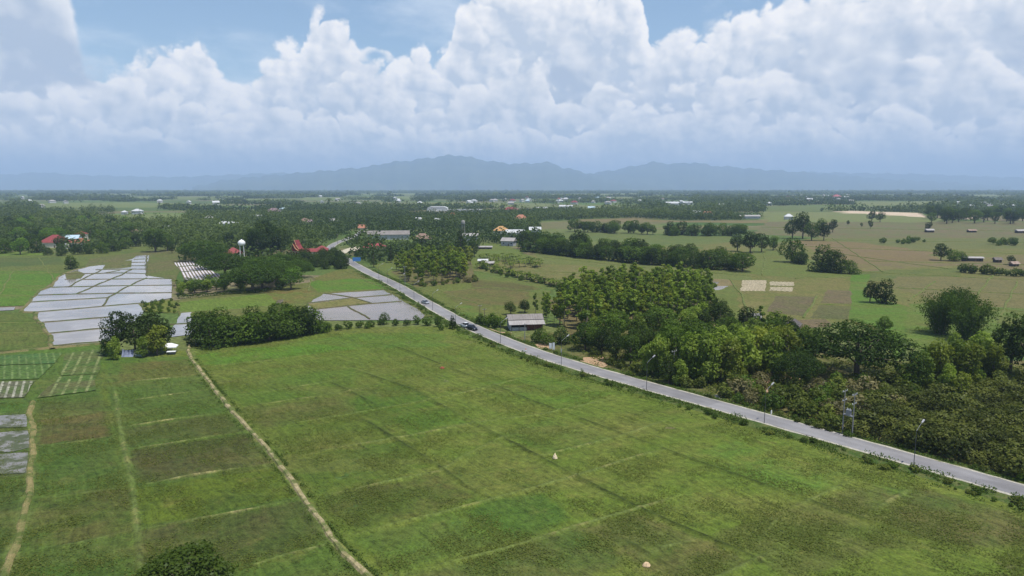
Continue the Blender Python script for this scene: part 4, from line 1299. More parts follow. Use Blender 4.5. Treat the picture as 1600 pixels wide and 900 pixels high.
tree('rain', 318, 408, 14.5, 'wide dark rain tree behind the mulched beds, half hidden by the sunlit one', 1.35, 'rain_tree')
tree('rain', 395, 455, 13.0, 'dark rain tree at the front of the rain tree row, over the green strip', 1.25, 'rain_tree')
tree('rain', 420, 440, 14.0, 'dark rain tree behind the round bright tree', 1.15, 'rain_tree')
tree('rain', 388, 432, 11.5, 'rain tree in the middle of the row below the white water tower', 1.2, 'rain_tree')
tree('rain', 440, 425, 11.5, 'rain tree next to the dark fruit grove', 1.0, 'rain_tree')
for px, py, h, w in ((336, 420, 13, 1.1), (410, 452, 12, 1.0), (432, 446, 12, 1.0), (466, 434, 10.5, 0.9), (404, 432, 11, 1.0), (452, 430, 11.5, 0.9)):
    tree('rain', px, py, h, 'dark rain tree filling the row between the white water tower and the fruit grove', w, 'rain_tree', group='rain trees filling the row')
tree('broad_bright', 455, 453, 11.0, 'round bright green tree in front of the dark rain trees', 1.0)
tree('broad_low', 437, 453, 6.0, 'small tree squeezed between the bright round tree and the rain tree', 0.9)
for i, (px, py, h) in enumerate([(394, 404, 22), (404, 406, 22), (410, 403, 25), (424, 402, 23), (440, 400, 21), (416, 396, 26), (430, 394, 21), (360, 394, 16), (345, 396, 14)]):
    tree('broad_deep' if i % 2 else 'broad_dark', px, py, h, 'very tall dark tree of the stand beside the temple', 0.78, group='tall dark stand by the temple')
for xy in fill([(455, 416), (470, 424), (510, 424), (546, 419), (545, 408), (515, 400), (470, 402), (450, 408)], 38, 6.0, 8):
    TREE_XY.append(xy)
    plant('broad_lowdark', 'fruit_tree', xy, random.uniform(6.5, 8.0), random.uniform(0.9, 1.1), 'dark round fruit tree of the orchard grove at the road bend', 'fruit tree', 'dark fruit grove at the bend')
tree('broad_mid', 243, 394, 18.5, 'large green tree standing alone at the far end of the paddies', 1.12)
tree('broad_mid', 262, 392, 15, 'green tree half behind the large one at the far end of the paddies', 0.9)
tree('broad_dark', 269, 396, 8, 'small dark tree beside the large tree at the far end of the paddies', 0.8)
tree('broad_lowdark', 111, 421, 9.0, 'lone dark round bush tree on the bank at the paddy corner', 0.85)
grove([(-5, 396), (60, 394), (150, 391), (215, 384), (232, 374), (225, 352), (120, 348), (-5, 352)], 58, 11, ['broad_mid', 'broad_dark', 'broad_mid', 'broad_low', 'broad_bright', 'broad_deep'], (10, 16), 'tree of the mixed wood behind the meadow around the red-roofed house', 'mixed wood around the red-roofed house', seed=9)
for i, (px, py, h, k) in enumerate([(8, 396, 13, 'broad_mid'), (32, 398, 14, 'broad_bright'), (58, 395, 13, 'broad_mid'), (75, 399, 7, 'broad_dark'), (96, 400, 9, 'broad_deep'), (122, 398, 9, 'broad_dark'), (140, 397, 9, 'broad_mid'), (160, 396, 10, 'broad_mid'), (178, 393, 11, 'broad_dark'), (196, 389, 11, 'broad_mid'), (212, 385, 11, 'broad_dark')]):
    tree({'broad_mid': 'broad_low', 'broad_dark': 'broad_lowdark', 'broad_deep': 'broad_lowdark'}.get(k, k), px, py, h * 0.9, 'edge tree standing in a line along the meadow below the red-roofed house', 1.0, group='line of trees at the meadow edge')
# hedges
HEDGE_LOC = []


def hedge(pts_px, h, wdt, leaf, label, size=0.5, dens=10):
    w = G(pts_px)
    c0 = w[0]
    C, N, S, T = [], [], [], []
    for (x1, y1), (x2, y2) in zip(w, w[1:]):
        L = math.hypot(x2 - x1, y2 - y1)
        n = int(L * dens)
        t = rng.random((n, 1))
        a = rng.uniform(-1, 1, (n, 1))
        hh = h * (0.85 + 0.25 * np.sin(t * L * 0.7) * np.sin(t * L * 0.31 + 1))
        z = hh * np.sqrt(np.maximum(0.02, 1 - np.abs(a) ** 3)) * rng.uniform(0.5, 1.0, (n, 1)) ** 0.4
        nx, ny = -(y2 - y1) / L, (x2 - x1) / L
        C.append(np.concatenate([x1 + (x2 - x1) * t + nx * a * wdt / 2 - c0[0], y1 + (y2 - y1) * t + ny * a * wdt / 2 - c0[1], z], 1))
        N.append(rng.normal(size=(n, 3)) * 0.8 + np.array([0, 0, 0.6]) + np.concatenate([nx * a, ny * a, a * 0], 1))
        S.append(size * rng.uniform(0.6, 1.3, n))
        T.append(rng.random(n))
    v, q = leaf_quads(np.concatenate(C), np.concatenate(N), np.concatenate(S))
    o = link(bpy.data.objects.new('hedge', np_mesh('hedge', v, q, LEAF[leaf], np.concatenate(T))))
    o.location = (c0[0], c0[1], 0)
    props(o, label, 'hedge')


hedge([(277, 467), (310, 465), (350, 461), (420, 456)], 2.0, 2.2, 'dark', 'long thin dark hedge along the top of the bright strip below the garden', 0.55, 60)
hedge([(545, 399), (600, 397), (650, 393), (720, 388)], 3.6, 5.0, 'dark', 'long clipped dark hedge across the fields behind the crimson-roofed building', 0.8, 50)
hedge([(640, 385), (690, 384), (722, 382)], 3.2, 5.0, 'mid', 'second shorter hedge parallel to the long clipped one', 0.8, 40)

# --- teak grove by the road, middle distance
grove([(614, 424), (640, 412), (700, 408), (738, 412), (742, 436), (700, 443), (655, 446), (632, 438)], 92, 3.0, ['teak', 'teak', 'teak_low', 'teak_yellow'], (9.5, 14.0), 'slender teak of the thin plantation between road bend and dark conifer', 'thin teak plantation near the bend', 'teak_tree', 'teak tree', seed=12)
grove([(655, 446), (742, 437), (745, 441), (700, 446), (650, 449)], 18, 3.0, ['shrub', 'shrub_dry', 'shrub_mid'], (1.6, 3.4), 'scrubby bush at the foot of the thin teak plantation', 'bushes below the thin teaks', 'shrub', 'shrub', seed=13)
tree('conifer', 720, 404, 21, 'tall dark pyramid-shaped conifer towering over the teak plantation', 1.15, 'conifer')
tree('broad_mid', 741, 402, 12, 'round tree at the foot of the tall dark conifer', 0.8)
tree('broad_mid', 700, 400, 10, 'low tree on the road side of the tall dark conifer', 0.8)
tree('conifer', 584, 418, 13, 'small dark conifer near the road beyond the blue sign', 0.75, 'conifer')
tree('conifer', 611, 411, 13, 'small dark conifer at the corner of the thin teak plantation', 0.75, 'conifer')
# banana / young palm rows
grove([(748, 404), (795, 400), (848, 412), (842, 419), (800, 420), (750, 416)], 62, 3.0, ['banana'], (4.2, 5.6), 'banana plant of the square plantation by the bend in the fields', 'square banana plantation', 'banana_plant', 'banana plant', crown='leaves', stemname='stem', seed=14)
grove(None, 0, 0, ['banana'], (4.4, 6.0), 'banana plant of the slanting row along the olive field edge', 'slanting banana row', 'banana_plant', 'banana plant', crown='leaves', stemname='stem', pts=along([(750, 417), (790, 428), (830, 438), (880, 450)], 2.3, 1.5, 1))
grove([(756, 418), (800, 428), (880, 446), (890, 452), (860, 452), (800, 436), (750, 424)], 22, 4, ['broad_low', 'shrub_mid'], (2.0, 3.6), 'leafy bush tucked in the slanting banana row', 'bushes in the slanting banana row', 'shrub', 'shrub', parts=False, seed=15)
# --- long dark belt right of the middle
grove(None, 0, 0, ['broad_lowdark', 'broad_lowdark', 'broad_low', 'broad_low', 'broad_lowdark'], (8.0, 12.5), 'dark tree of the long belt slanting across the olive fields', 'long slanting dark belt', pts=along([(825, 393), (870, 398), (930, 405), (1000, 411), (1070, 417), (1165, 424)], 4.6, 1.8, 2))
grove(None, 0, 0, ['broad_lowdark', 'broad_low', 'broad_low', 'broad_dark'], (10, 14), 'taller tree behind the front of the long slanting belt', 'rear of the long slanting belt', pts=along([(830, 385), (900, 393), (970, 401), (1060, 409), (1150, 418)], 7.0, 3.0, 3))
tree('broad_dark', 818, 389, 15, 'dark round tree at the head of the long slanting belt', 0.85)
tree('broad_dark', 903, 396, 19, 'tall spreading tree rising above the long slanting belt', 0.8)
grove(None, 0, 0, ['broad_low', 'broad_lowdark', 'broad_low', 'broad_mid'], (10, 15), 'tree of the second belt beyond the pale green strip', 'second belt beyond the pale strip', pts=along([(905, 362), (960, 364), (1030, 367), (1100, 368.5), (1160, 369)], 6.5, 5, 4))
# --- scattered clumps on the right
for i, (px, py, h, k, w, lb) in enumerate([
        (1152, 393, 14, 'broad_dark', 1.0, 'dark tree in the clump beyond the end of the long belt'), (1172, 395, 17, 'broad_dark', 0.95, 'taller tree in the clump beyond the end of the long belt'), (1190, 394, 15, 'broad_dark', 0.9, 'dark tree on the sand side of the clump beyond the long belt'),
        (1208, 391, 12, 'broad_mid', 0.9, 'small green tree closing the clump beyond the long belt'),
        (1238, 373, 22, 'broad_dark', 0.9, 'tall dark tree leading the clump in the far olive field'), (1254, 373, 27, 'broad_dark', 0.75, 'tallest tree of the clump in the far olive field'), (1268, 376, 18, 'broad_mid', 0.95, 'bushy tree at the front of the far olive field clump'),
        (1287, 376, 18, 'broad_dark', 0.7, 'slim dark tree at the front of the far olive field clump'), (1282, 367, 18, 'broad_mid', 0.9, 'green tree at the back of the far olive field clump'), (1301, 363, 15, 'broad_dark', 0.8, 'last dark tree of the far olive field clump'),
        (1238, 410, 17, 'broad_low', 0.9, 'green tree with a taller top at the corner of the pale field'), (1252, 413, 8.5, 'broad_lowdark', 1.1, 'low dark tree filling the gap in the corner clump'),
        (1284, 424, 16.5, 'broad_lowdark', 1.0, 'big dark round tree of the twin pair in the fields'), (1304, 426, 14, 'broad_lowdark', 1.0, 'smaller dark round tree of the twin pair in the fields'), (1327, 428, 8.5, 'broad_low', 1.05, 'small round bright bush tree beside the dark twin pair'),
        (1211, 390, 6, 'broad_dark', 0.9, 'tiny dark tree alone beside the corner clump'),
        (1359, 473, 10, 'broad_dark', 0.75, 'narrow tree on the slope beside the dark round one'), (1383, 474, 11, 'broad_lowdark', 0.9, 'dark round tree on the slope above the big bamboo'),
        (1470, 407, 12, 'broad_dark', 0.95, 'dark round tree by the tin shelter in the far field'), (1490, 408, 8, 'broad_low', 1.1, 'low tree joined to the tin shelter in the far field'), (1503, 408, 6.5, 'broad_low', 0.9, 'small tree touching the tin shelter roof'),
        (1580, 414, 6.5, 'broad_dark', 0.9, 'small dark tree beside the little hut in the far field'),
        (1325, 352, 7, 'broad_dark', 0.7, 'tiny lone tree in the field before the bare sand, farthest from the dark pair'), (1346, 355, 6, 'broad_dark', 0.7, 'tiny lone tree between the two other small ones before the bare sand'), (1360, 357, 10, 'broad_dark', 0.7, 'small rounder tree just below the dark pair at the bare sand'),
        (1450, 362, 11, 'broad_dark', 0.8, 'small tree over the little shed in the far field'), (1362, 346, 16, 'broad_dark', 0.9, 'taller dark tree of the pair standing before the bare sand'), (1375, 347, 15, 'broad_dark', 1.0, 'lower, wider dark tree of the pair standing before the bare sand'),
        (1284, 331, 9, 'broad_mid', 0.9, 'little tree at the near corner of the bare sand')]):
    tree(k, px, py, h, lb, w)
grove([(1440, 342), (1470, 339), (1510, 339), (1512, 345), (1480, 350), (1450, 350)], 14, 13, ['broad_dark', 'broad_mid', 'broad_deep'], (15, 23), 'tall dark tree of the clump at the end of the bare sand', 'dark clump at the end of the sand', seed=20)
grove([(1515, 351), (1560, 352), (1640, 350), (1640, 338), (1530, 338)], 22, 14, ['broad_dark', 'broad_mid', 'broad_deep'], (14, 21), 'dark tree of the wood closing the far field beside the sand', 'wood beside the far field', seed=21)
grove([(1375, 381), (1400, 378), (1440, 376), (1448, 380), (1410, 382)], 14, 4, ['shrub_mid'], (3, 6), 'bush on the low mound in the far olive field', 'bushes on the low mound', 'shrub', 'shrub', seed=22)
grove([(1540, 381), (1600, 380), (1660, 380), (1660, 384), (1560, 384)], 16, 5, ['shrub_mid', 'broad_low'], (4, 9), 'bush of the low row at the far edge of the olive field', 'far low bush row', 'shrub', 'shrub', parts=False, seed=23)
grove(None, 0, 0, ['shrub_mid', 'shrub', 'shrub_mid'], (3.5, 6.5), 'leafy bush of the row crossing the olive stubble field', 'bush row in the stubble field', 'shrub', 'shrub', pts=along([(1494, 425), (1530, 428), (1570, 431), (1640, 434)], 3.2, 1.4, 5))
tree('bamboo', 1468, 522, 15.5, 'huge bamboo clump arching over the bright slope, the front one', 0.85, 'bamboo_clump', 'bamboo', stemname='culms')
tree('bamboo', 1512, 531, 15.5, 'huge bamboo clump arching over the bright slope, beside the front one', 0.95, 'bamboo_clump', 'bamboo', stemname='culms')
tree('bamboo', 1492, 505, 14.5, 'bamboo clump standing behind the two huge arching ones', 0.85, 'bamboo_clump', 'bamboo', stemname='culms')
tree('bamboo_dark', 1121, 505, 10.5, 'dark brush-shaped bamboo clump at the end of the teak grove', 0.62, 'bamboo_clump', 'bamboo', stemname='culms')
tree('bamboo_dark', 1004, 562, 11.5, 'dark feathery bamboo clump among the young teaks by the road', 0.8, 'bamboo_clump', 'bamboo', stemname='culms')
tree('broad_dark', 1578, 582, 17, 'tall dark tree at the edge of the yellow teaks and the orchard', 0.75)
tree('broad_dark', 1602, 590, 16, 'dark tree behind the tall one at the orchard edge', 0.8)
tree('broad_low', 1381, 518, 5.5, 'small round bush tree alone in the bright meadow', 0.9)
tree('broad_mid', 1372, 556, 5.5, 'sapling in the bright meadow behind the big rain tree', 0.7)
tree('rain', 1338, 590, 15.0, 'huge dark umbrella-shaped rain tree above the scrub', 1.12, 'rain_tree')
tree('rain', 1246, 605, 9.5, 'small umbrella-shaped tree among the teaks above the scrub', 0.75, 'rain_tree')

# --- the main teak grove and the mixed teaks by the road
grove([(868, 505), (880, 470), (960, 455), (1040, 452), (1108, 462), (1110, 496), (1060, 512), (980, 522), (900, 528)], 150, 3.3, ['teak', 'teak', 'teak', 'teak_yellow', 'teak_low'], (11.5, 15.0), 'slender yellow-green teak of the open grove behind the tin-roofed shed', 'open teak grove behind the shed', 'teak_tree', 'teak tree', seed=30)
grove([(830, 500), (868, 488), (868, 508), (850, 512)], 7, 3.5, ['teak'], (8, 12), 'thin spindly teak beside the tin-roofed shed', 'spindly teaks beside the shed', 'teak_tree', 'teak tree', w=(0.55, 0.7), seed=31)
grove([(900, 545), (950, 530), (1100, 515), (1180, 520), (1240, 540), (1180, 560), (1100, 575), (1000, 575), (930, 560)], 34, 5.5, ['broad_mid', 'broad_dark', 'broad_teak', 'broad_low', 'teak_dark'], (7, 11), 'mixed green tree between the open teak grove and the roadside teaks', 'mixed trees between the groves', seed=32)
for i, (px, py, h, k) in enumerate([(1030, 590, 12, 'broad_teak'), (1055, 585, 14, 'broad_mid'), (1078, 596, 13.5, 'broad_teak'), (1100, 600, 14, 'broad_teak'), (1122, 592, 14.5, 'broad_teak'), (1140, 600, 12.5, 'broad_yellow'), (1160, 590, 14, 'broad_teak'),
                                    (1182, 585, 13.5, 'broad_yellow'), (1205, 590, 13, 'broad_teak'), (1228, 580, 13.5, 'broad_yellow'), (1255, 572, 12, 'broad_teak'), (1270, 565, 10, 'broad_mid'), (1090, 580, 13, 'broad_mid'), (1150, 575, 13, 'broad_teak'), (1200, 570, 12, 'broad_yellow'),
                                    (1012, 588, 9, 'broad_teak'), (985, 575, 9.5, 'broad_mid'), (962, 566, 9.5, 'broad_dark'), (940, 556, 9, 'broad_dark'), (925, 550, 8, 'broad_mid'), (1045, 600, 8, 'broad_dark'), (1062, 603, 7, 'broad_teak')]):
    tree(k, px, py, h, 'big-leaved teak of the dense stand by the road, olive to yellow', 0.78, 'teak_tree', group='dense roadside teak stand')
for i, (px, py, h, w) in enumerate([(1440, 610, 10, .7), (1465, 600, 12, .7), (1488, 592, 12.5, .75), (1510, 600, 11.5, .8), (1530, 585, 12, .8), (1550, 592, 10, .8), (1478, 625, 9, .7), (1500, 632, 8, .8), (1452, 590, 9, .7), (1420, 600, 6, .7)]):
    tree('broad_yellow' if i % 2 else 'broad_teak', px, py, h, 'yellow-green teak of the loose clump between bamboo and orchard', w, 'teak_tree', group='loose yellow teaks above the orchard')
for i, (px, py, h, w) in enumerate([(877, 538, 6.0, 1.0), (842, 536, 4.8, 1.0), (857, 540, 4.5, 1.0)]):
    tree('broad_lowdark' if i < 1 else 'broad_low', px, py, h, ['round dark tree behind the white sign boards', 'round dark bush tree in front of the tin-roofed shed', 'green bush tree next to the white sign boards'][i], w)
for i, (px, py) in enumerate([(752, 508), (762, 510), (772, 513), (782, 511), (770, 505)]):
    plant('shrub_mid', 'shrub', gp(px, py), 4.2, 1.0, 'rounded bush of the group between the road and the shed gable', 'shrub', 'bushes beside the shed gable')
tree('broad_dark', 798, 492, 5.5, 'low dark tree behind the gable end of the shed roof', 1.0)
tree('broad_dark', 820, 489, 5.5, 'low dark tree behind the middle of the shed roof', 1.1)

# --- scrub and orchard on the right
grove([(1125, 625), (1150, 605), (1230, 600), (1330, 600), (1420, 600), (1430, 640), (1400, 640), (1330, 660), (1300, 672), (1200, 640)], 84, 3.0, ['shrub', 'shrub', 'shrub_mid', 'shrub', 'shrub_dry'], (2.2, 4.6), 'rough scrub bush of the overgrown lot between road and rain tree', 'scrub in the overgrown lot', 'shrub', 'shrub', seed=40)
grove([(1190, 590), (1210, 585), (1260, 590), (1290, 600), (1240, 612), (1200, 606)], 12, 2.6, ['shrub_dry'], (1.6, 2.8), 'dry tan bush of the bare patch in front of the rain tree', 'dry bushes before the rain tree', 'shrub', 'shrub', seed=41)
grove([(1400, 575), (1440, 560), (1560, 560), (1570, 640), (1440, 650)], 40, 3.4, ['shrub', 'shrub_mid', 'shrub'], (2.0, 4.0), 'loose bush under the yellow teaks above the orchard', 'bushes under the yellow teaks', 'shrub', 'shrub', seed=42)
grove([(900, 562), (960, 574), (1060, 604), (1100, 610), (1100, 600), (1000, 578), (930, 556)], 28, 2.6, ['shrub', 'shrub_mid', 'shrub'], (1.8, 3.4), 'bush of the roadside fringe below the teak stand', 'roadside fringe below the teaks', 'shrub', 'shrub', seed=43)
grove([(1335, 684), (1360, 640), (1430, 632), (1500, 625), (1560, 612), (1640, 600), (1700, 640), (1720, 780), (1650, 765), (1560, 738), (1440, 706)], 250, 2.5, ['orchard'], (2.6, 5.0), 'dark reddish-green bush of the dense orchard filling the corner by the road', 'dense dark orchard by the road', 'orchard_bush', 'bush', seed=44)
grove([(1215, 652), (1300, 680), (1330, 688), (1330, 676), (1240, 648)], 14, 2.2, ['shrub', 'shrub_mid'], (1.2, 2.2), 'low bush on the verge by the power poles', 'verge bushes by the power poles', 'shrub', 'shrub', seed=45)

# ================================================================== GROUND COVER (stuff)
def cover(name, C, size, leaf, up=0.8):
    C = np.array(C)
    n = len(C)
    nrm = rng.normal(size=(n, 3)) * 0.8
    nrm[:, 2] += up
    v, q = leaf_quads(C, nrm, size * rng.uniform(0.5, 1.4, n), 0.6, up=0.5)
    o = link(bpy.data.objects.new(name, np_mesh(name, v, q, LEAF[leaf], rng.random(n))))
    o['kind'] = 'stuff'
    return o


def poly_pts(pts_px, n, seed=0):
    g = np.random.default_rng(seed + 900)
    poly = G(pts_px)
    a = np.array(poly)
    x = g.uniform(a[:, 0].min(), a[:, 0].max(), n * 4)
    y = g.uniform(a[:, 1].min(), a[:, 1].max(), n * 4)
    k = inside(poly, x, y)
    return x[k][:n], y[k][:n], g


def clumpy(x, y, s, thr):
    f = np.sin(x * s + 1.3 * np.sin(y * s * 0.7)) * np.sin(y * s * 1.1 + 1.7 * np.sin(x * s * 0.6 + 2)) + 0.5 * np.sin(x * s * 2.7 + y * s * 1.9)
    return f > thr


def verge_weeds():
    C = []
    for i in range(len(RC) - 1):
        (x1, y1), (x2, y2) = RC[i], RC[i + 1]
        if y1 > 420: break
        dx, dy = x2 - x1, y2 - y1
        L = math.hypot(dx, dy)
        for s in (-1, 1):
            n = int(L * (120 if s < 0 else 70))
            t = rng.random(n)
            # right-hand normal = (dy, -dx): the field side is minus, the scrub side is plus
            o_ = s * (3.75 + np.abs(rng.normal(size=n)) * (2.3 if s < 0 else 1.6))
            x = x1 + dx * t + dy / L * o_
            y = y1 + dy * t - dx / L * o_
            k = clumpy(x, y, 0.45, -0.25)
            x, y, o_ = x[k], y[k], np.abs(o_[k])
            tall = 0.30 + 0.75 * clumpy(x, y, 0.21, 0.25)
            zb = np.clip(RZ - 0.03 - (o_ - 3.65) * 0.16, 0, RZ)
            C.append(np.stack([x, y, zb + tall * rng.random(len(x))], 1))
    return np.concatenate(C)


cover('roadside_weeds', verge_weeds(), 0.36, 'weed')
x, y, g = poly_pts([(1100, 612), (1150, 598), (1330, 565), (1460, 560), (1640, 575), (1700, 640), (1440, 700), (1330, 684), (1200, 648)], 30000, 1)
k = clumpy(x, y, 0.23, -0.35)
cover('undergrowth', np.stack([x[k], y[k], 0.2 + g.random(k.sum()) * 0.9], 1), 0.5, 'scrub')
x, y, g = poly_pts([(870, 530), (1100, 510), (1260, 545), (1320, 570), (1120, 612), (1000, 590), (920, 560)], 30000, 2)
k = clumpy(x, y, 0.2, -0.2)
cover('undergrowth', np.stack([x[k], y[k], 0.2 + g.random(k.sum()) * 0.8], 1), 0.55, 'scrub')
x, y, g = poly_pts([(1400, 540), (1440, 505), (1560, 505), (1600, 560), (1440, 575)], 9000, 3)
k = clumpy(x, y, 0.2, 0.1)
cover('meadow_weeds', np.stack([x[k], y[k], 0.15 + g.random(k.sum()) * 0.5], 1), 0.5, 'weed')


def bund_weeds():
    """grass tufts along the long bare path and the banks at its side"""
    pts = [(300, 563), (316, 583), (332, 605), (352, 630), (373, 655), (402, 685), (430, 718), (455, 752), (480, 788), (500, 815), (517, 842), (540, 868), (566, 893), (610, 940)]
    C = []
    w = G(pts)
    for (x1, y1), (x2, y2) in zip(w, w[1:]):
        dx, dy = x2 - x1, y2 - y1
        L = math.hypot(dx, dy)
        n = int(L * 60)
        t = rng.random(n)
        s = rng.choice([-1.0, -1.0, 1.0], n)
        o_ = s * (0.75 + np.abs(rng.normal(size=n)) * 0.45)
        x, y = x1 + dx * t + dy / L * o_, y1 + dy * t - dx / L * o_
        k = clumpy(x, y, 0.9, -0.1)
        C.append(np.stack([x[k], y[k], 0.12 + rng.random(k.sum()) * 0.35], 1))
    return np.concatenate(C)


cover('path_grass', bund_weeds(), 0.26, 'weed')


def field_tufts():
    C = []
    rim = G([(-260, 640), (50, 628), (160, 600), (300, 560), (320, 545), (500, 520), (700, 518), (880, 585), (1000, 618), (1200, 676), (1420, 742), (1600, 797), (1900, 890), (1900, 960), (-260, 960)])
    g = np.random.default_rng(77)
    n = 620000
    u = g.uniform(-0.85, 0.85, n)
    y = 78 + (250 - 78) * g.random(n) ** 1.6
    x = u * y
    f = np.sin(x * 0.16 + 2 * np.sin(y * 0.11)) * np.sin(y * 0.19 + 1.6 * np.sin(x * 0.13)) + 0.6 * np.sin(x * 0.61 + 1.1) * np.sin(y * 0.53 + 2) + g.normal(size=n) * 0.35
    k = (f > 0.28) & inside(rim, x, y)
    x, y = x[k], y[k]
    return np.stack([x, y, 0.10 + g.random(len(x)) * 0.10], 1)


cover('grass', field_tufts(), 0.26, 'tuft', up=2.5)
for s_, n_, off, hr in ((-1, 110, (4.4, 7.6), (0.4, 1.3)), (1, 40, (4.3, 5.6), (0.7, 1.6))):
    for _ in range(n_):
        q = random.randrange(6, 74)
        (x1, y1), (x2, y2) = RC[q], RC[q + 1]
        t_ = random.random()
        L_ = math.hypot(x2 - x1, y2 - y1)
        o_ = s_ * random.uniform(*off)
        plant(random.choice(['shrub_mid', 'shrub', 'shrub_mid'] if s_ < 0 else ['shrub_mid', 'shrub']), 'weed_bush', (x1 + (x2 - x1) * t_ + (y2 - y1) / L_ * o_, y1 + (y2 - y1) * t_ - (x2 - x1) / L_ * o_), random.uniform(*hr), random.uniform(1.0, 1.7),
              'low weedy bush of the verge between road and big field' if s_ < 0 else 'low weedy bush of the verge between road and scrub', 'bush', 'weeds on the field-side verge' if s_ < 0 else 'weeds on the scrub-side verge')


# ================================================================== BUILDINGS AND FURNITURE
HOUSE_XY = []


def house(px, py, w, d, hw, hr, roof, wall, rz, label, hip=True, name='house', cat='house', parts=True, group=None, over=0.7):
    x, y = gp(px, py)
    HOUSE_XY.append((x, y, max(w, d)))
    t = empty(name, (x, y, 0), rz)
    MB().box((0, 0, hw / 2), (w, d, hw)).build('wall', M['palewall' if wall == 'white' else wall], t)
    a, b = w / 2 + over, d / 2 + over
    m = MB()
    zb, zt = hw - 0.12, hw + hr
    k = max(a - b, 0.4) if hip else a
    vs = [(-a, -b, zb), (a, -b, zb), (a, b, zb), (-a, b, zb), (-k, 0, zt), (k, 0, zt)]
    m.add(vs, [(0, 1, 5, 4), (2, 3, 4, 5), (1, 2, 5), (3, 0, 4), (3, 2, 1, 0)])
    m.build('roof', ROOF[roof], t)
    if parts:
        MB().box((w * 0.1, -d / 2 - 0.02, 1.0), (1.0, 0.08, 2.0)).build('door', M['wood'], t)
        for q in (-0.3, 0.34):
            MB().box((w * q, -d / 2 - 0.02, hw * 0.55), (1.3, 0.08, 1.1)).build('window', M['glass'], t)
    props(t, label, cat, group)
    return t


def shed():
    x, y = gp(820, 513)
    t = empty('shed', (x, y, 0), R(9))
    HOUSE_XY.append((x, y, 16))
    L, D = 12.0, 8.0
    # front faces -y; the front half of the walls is open under the eaves
    MB().box((0, D / 2 - 0.1, 1.5), (L - 0.4, 0.16, 3.0)).build('back_wall', M['dark_wall'], t)
    m = MB().prism([(-D / 2, 0), (D / 2, 0), (D / 2, 3.0), (0.8, 4.9), (-D / 2, 2.3)], -0.08, 0.08)
    o = m.build('gable_wall', M['grey_wall'], t)
    o.rotation_euler = (0, 0, R(90)); o.location = (-L / 2 + 0.3, 0, 0)
    o = m.build('gable_wall', M['wood'], t)
    o.rotation_euler = (0, 0, R(90)); o.location = (L / 2 - 0.3, 0, 0)
    MB().box((-L * 0.24, -D / 2 + 0.12, 0.6), (L * 0.48, 0.14, 1.2)).build('front_wall', M['grey_wall'], t)
    MB().box((L * 0.24, -D / 2 + 1.3, 1.1), (L * 0.46, 0.12, 2.2)).build('plank_wall', M['redplank'], t)
    for i in range(5):
        MB().box((-L / 2 + 0.5 + i * (L - 1) / 4, -D / 2 - 0.25, 1.15), (0.16, 0.16, 2.3)).build('post', M['wood'], t)
    # main roof: two slopes; lean-to: a lower paler strip along the front
    def slope(name, p0, p1, mat, th=0.09):
        mm = MB()
        a, b = -L / 2 - 0.4, L / 2 + 0.5
        vs = [(a, p0[0], p0[1]), (b, p0[0], p0[1]), (b, p1[0], p1[1]), (a, p1[0], p1[1])]
        vs += [(q[0], q[1], q[2] + th) for q in vs]
        mm.add(vs, [(3, 2, 1, 0), (4, 5, 6, 7), (0, 1, 5, 4), (1, 2, 6, 5), (2, 3, 7, 6), (3, 0, 4, 7)])
        mm.build(name, mat, t)
    slope('roof', (-2.2, 3.55), (0.8, 5.0), ROOF['grey'])
    slope('roof', (D / 2 + 0.6, 2.8), (0.805, 5.0), ROOF['grey'])
    slope('lean_to_roof', (-D / 2 - 0.9, 2.25), (-2.0, 3.36), ROOF['palegrey'])
    props(t, 'weathered farm shed with a grey tin roof in two steps, open front beside the road', 'shed')


M['redplank'] = plain('red_brown_planks', (0.16, 0.055, 0.04), 0.85, 0, 0.3, 2)
shed()
house(1239, 517, 5, 4, 2.2, 1.8, 'dark', 'dark_wall', R(60), 'small dark hut with a steep gable roof showing above the mixed trees', hip=False, name='hut', cat='hut', parts=False)
house(1076, 590, 7, 3.5, 2.0, 0.5, 'rust', 'dark_wall', R(-15), 'low open lean-to with a rusty tin roof under the roadside teaks', hip=False, name='lean_to', cat='shelter', parts=False)

# canopy tent by the path
def tent():
    x, y = gp(266, 551)
    t = empty('canopy_tent', (x, y, 0), R(12))
    for sx in (-1, 1):
        for sy in (-1, 1):
            MB().tube([(sx * 1.7, sy * 1.2, 0), (sx * 1.7, sy * 1.2, 2.1)], 0.05, 6).build('pole', M['galv'], t)
    m = MB()
    a, b = 2.1, 1.5
    vs = [(-a, -b, 2.05), (a, -b, 2.05), (a, b, 2.05), (-a, b, 2.05), (-a * 0.25, 0, 3.0), (a * 0.25, 0, 3.0)]
    vs += [(v[0], v[1], v[2] - 0.28) for v in vs[:4]]
    m.add(vs, [(0, 1, 5, 4), (2, 3, 4, 5), (1, 2, 5), (3, 0, 4), (0, 6, 7, 1), (1, 7, 8, 2), (2, 8, 9, 3), (3, 9, 6, 0)])
    m.build('canopy', M['white'], t)
    props(t, 'white peaked canopy tent at the head of the bare field path', 'tent')
    x, y = gp(268, 554)
    t = empty('bench_cart', (x, y, 0), R(12))
    MB().box((0, 0, 0.95), (2.5, 1.3, 0.12)).build('table_top', M['white'], t)
    for sx in (-1, 1):
        for sy in (-1, 1):
            MB().box((sx * 1.1, sy * 0.5, 0.45), (0.09, 0.09, 0.9)).build('leg', M['darksteel'], t)
    MB().box((0, 0, 0.35), (2.2, 1.0, 0.06)).build('shelf', M['darksteel'], t)
    props(t, 'white-topped table with dark legs standing in front of the canopy tent', 'table')


tent()


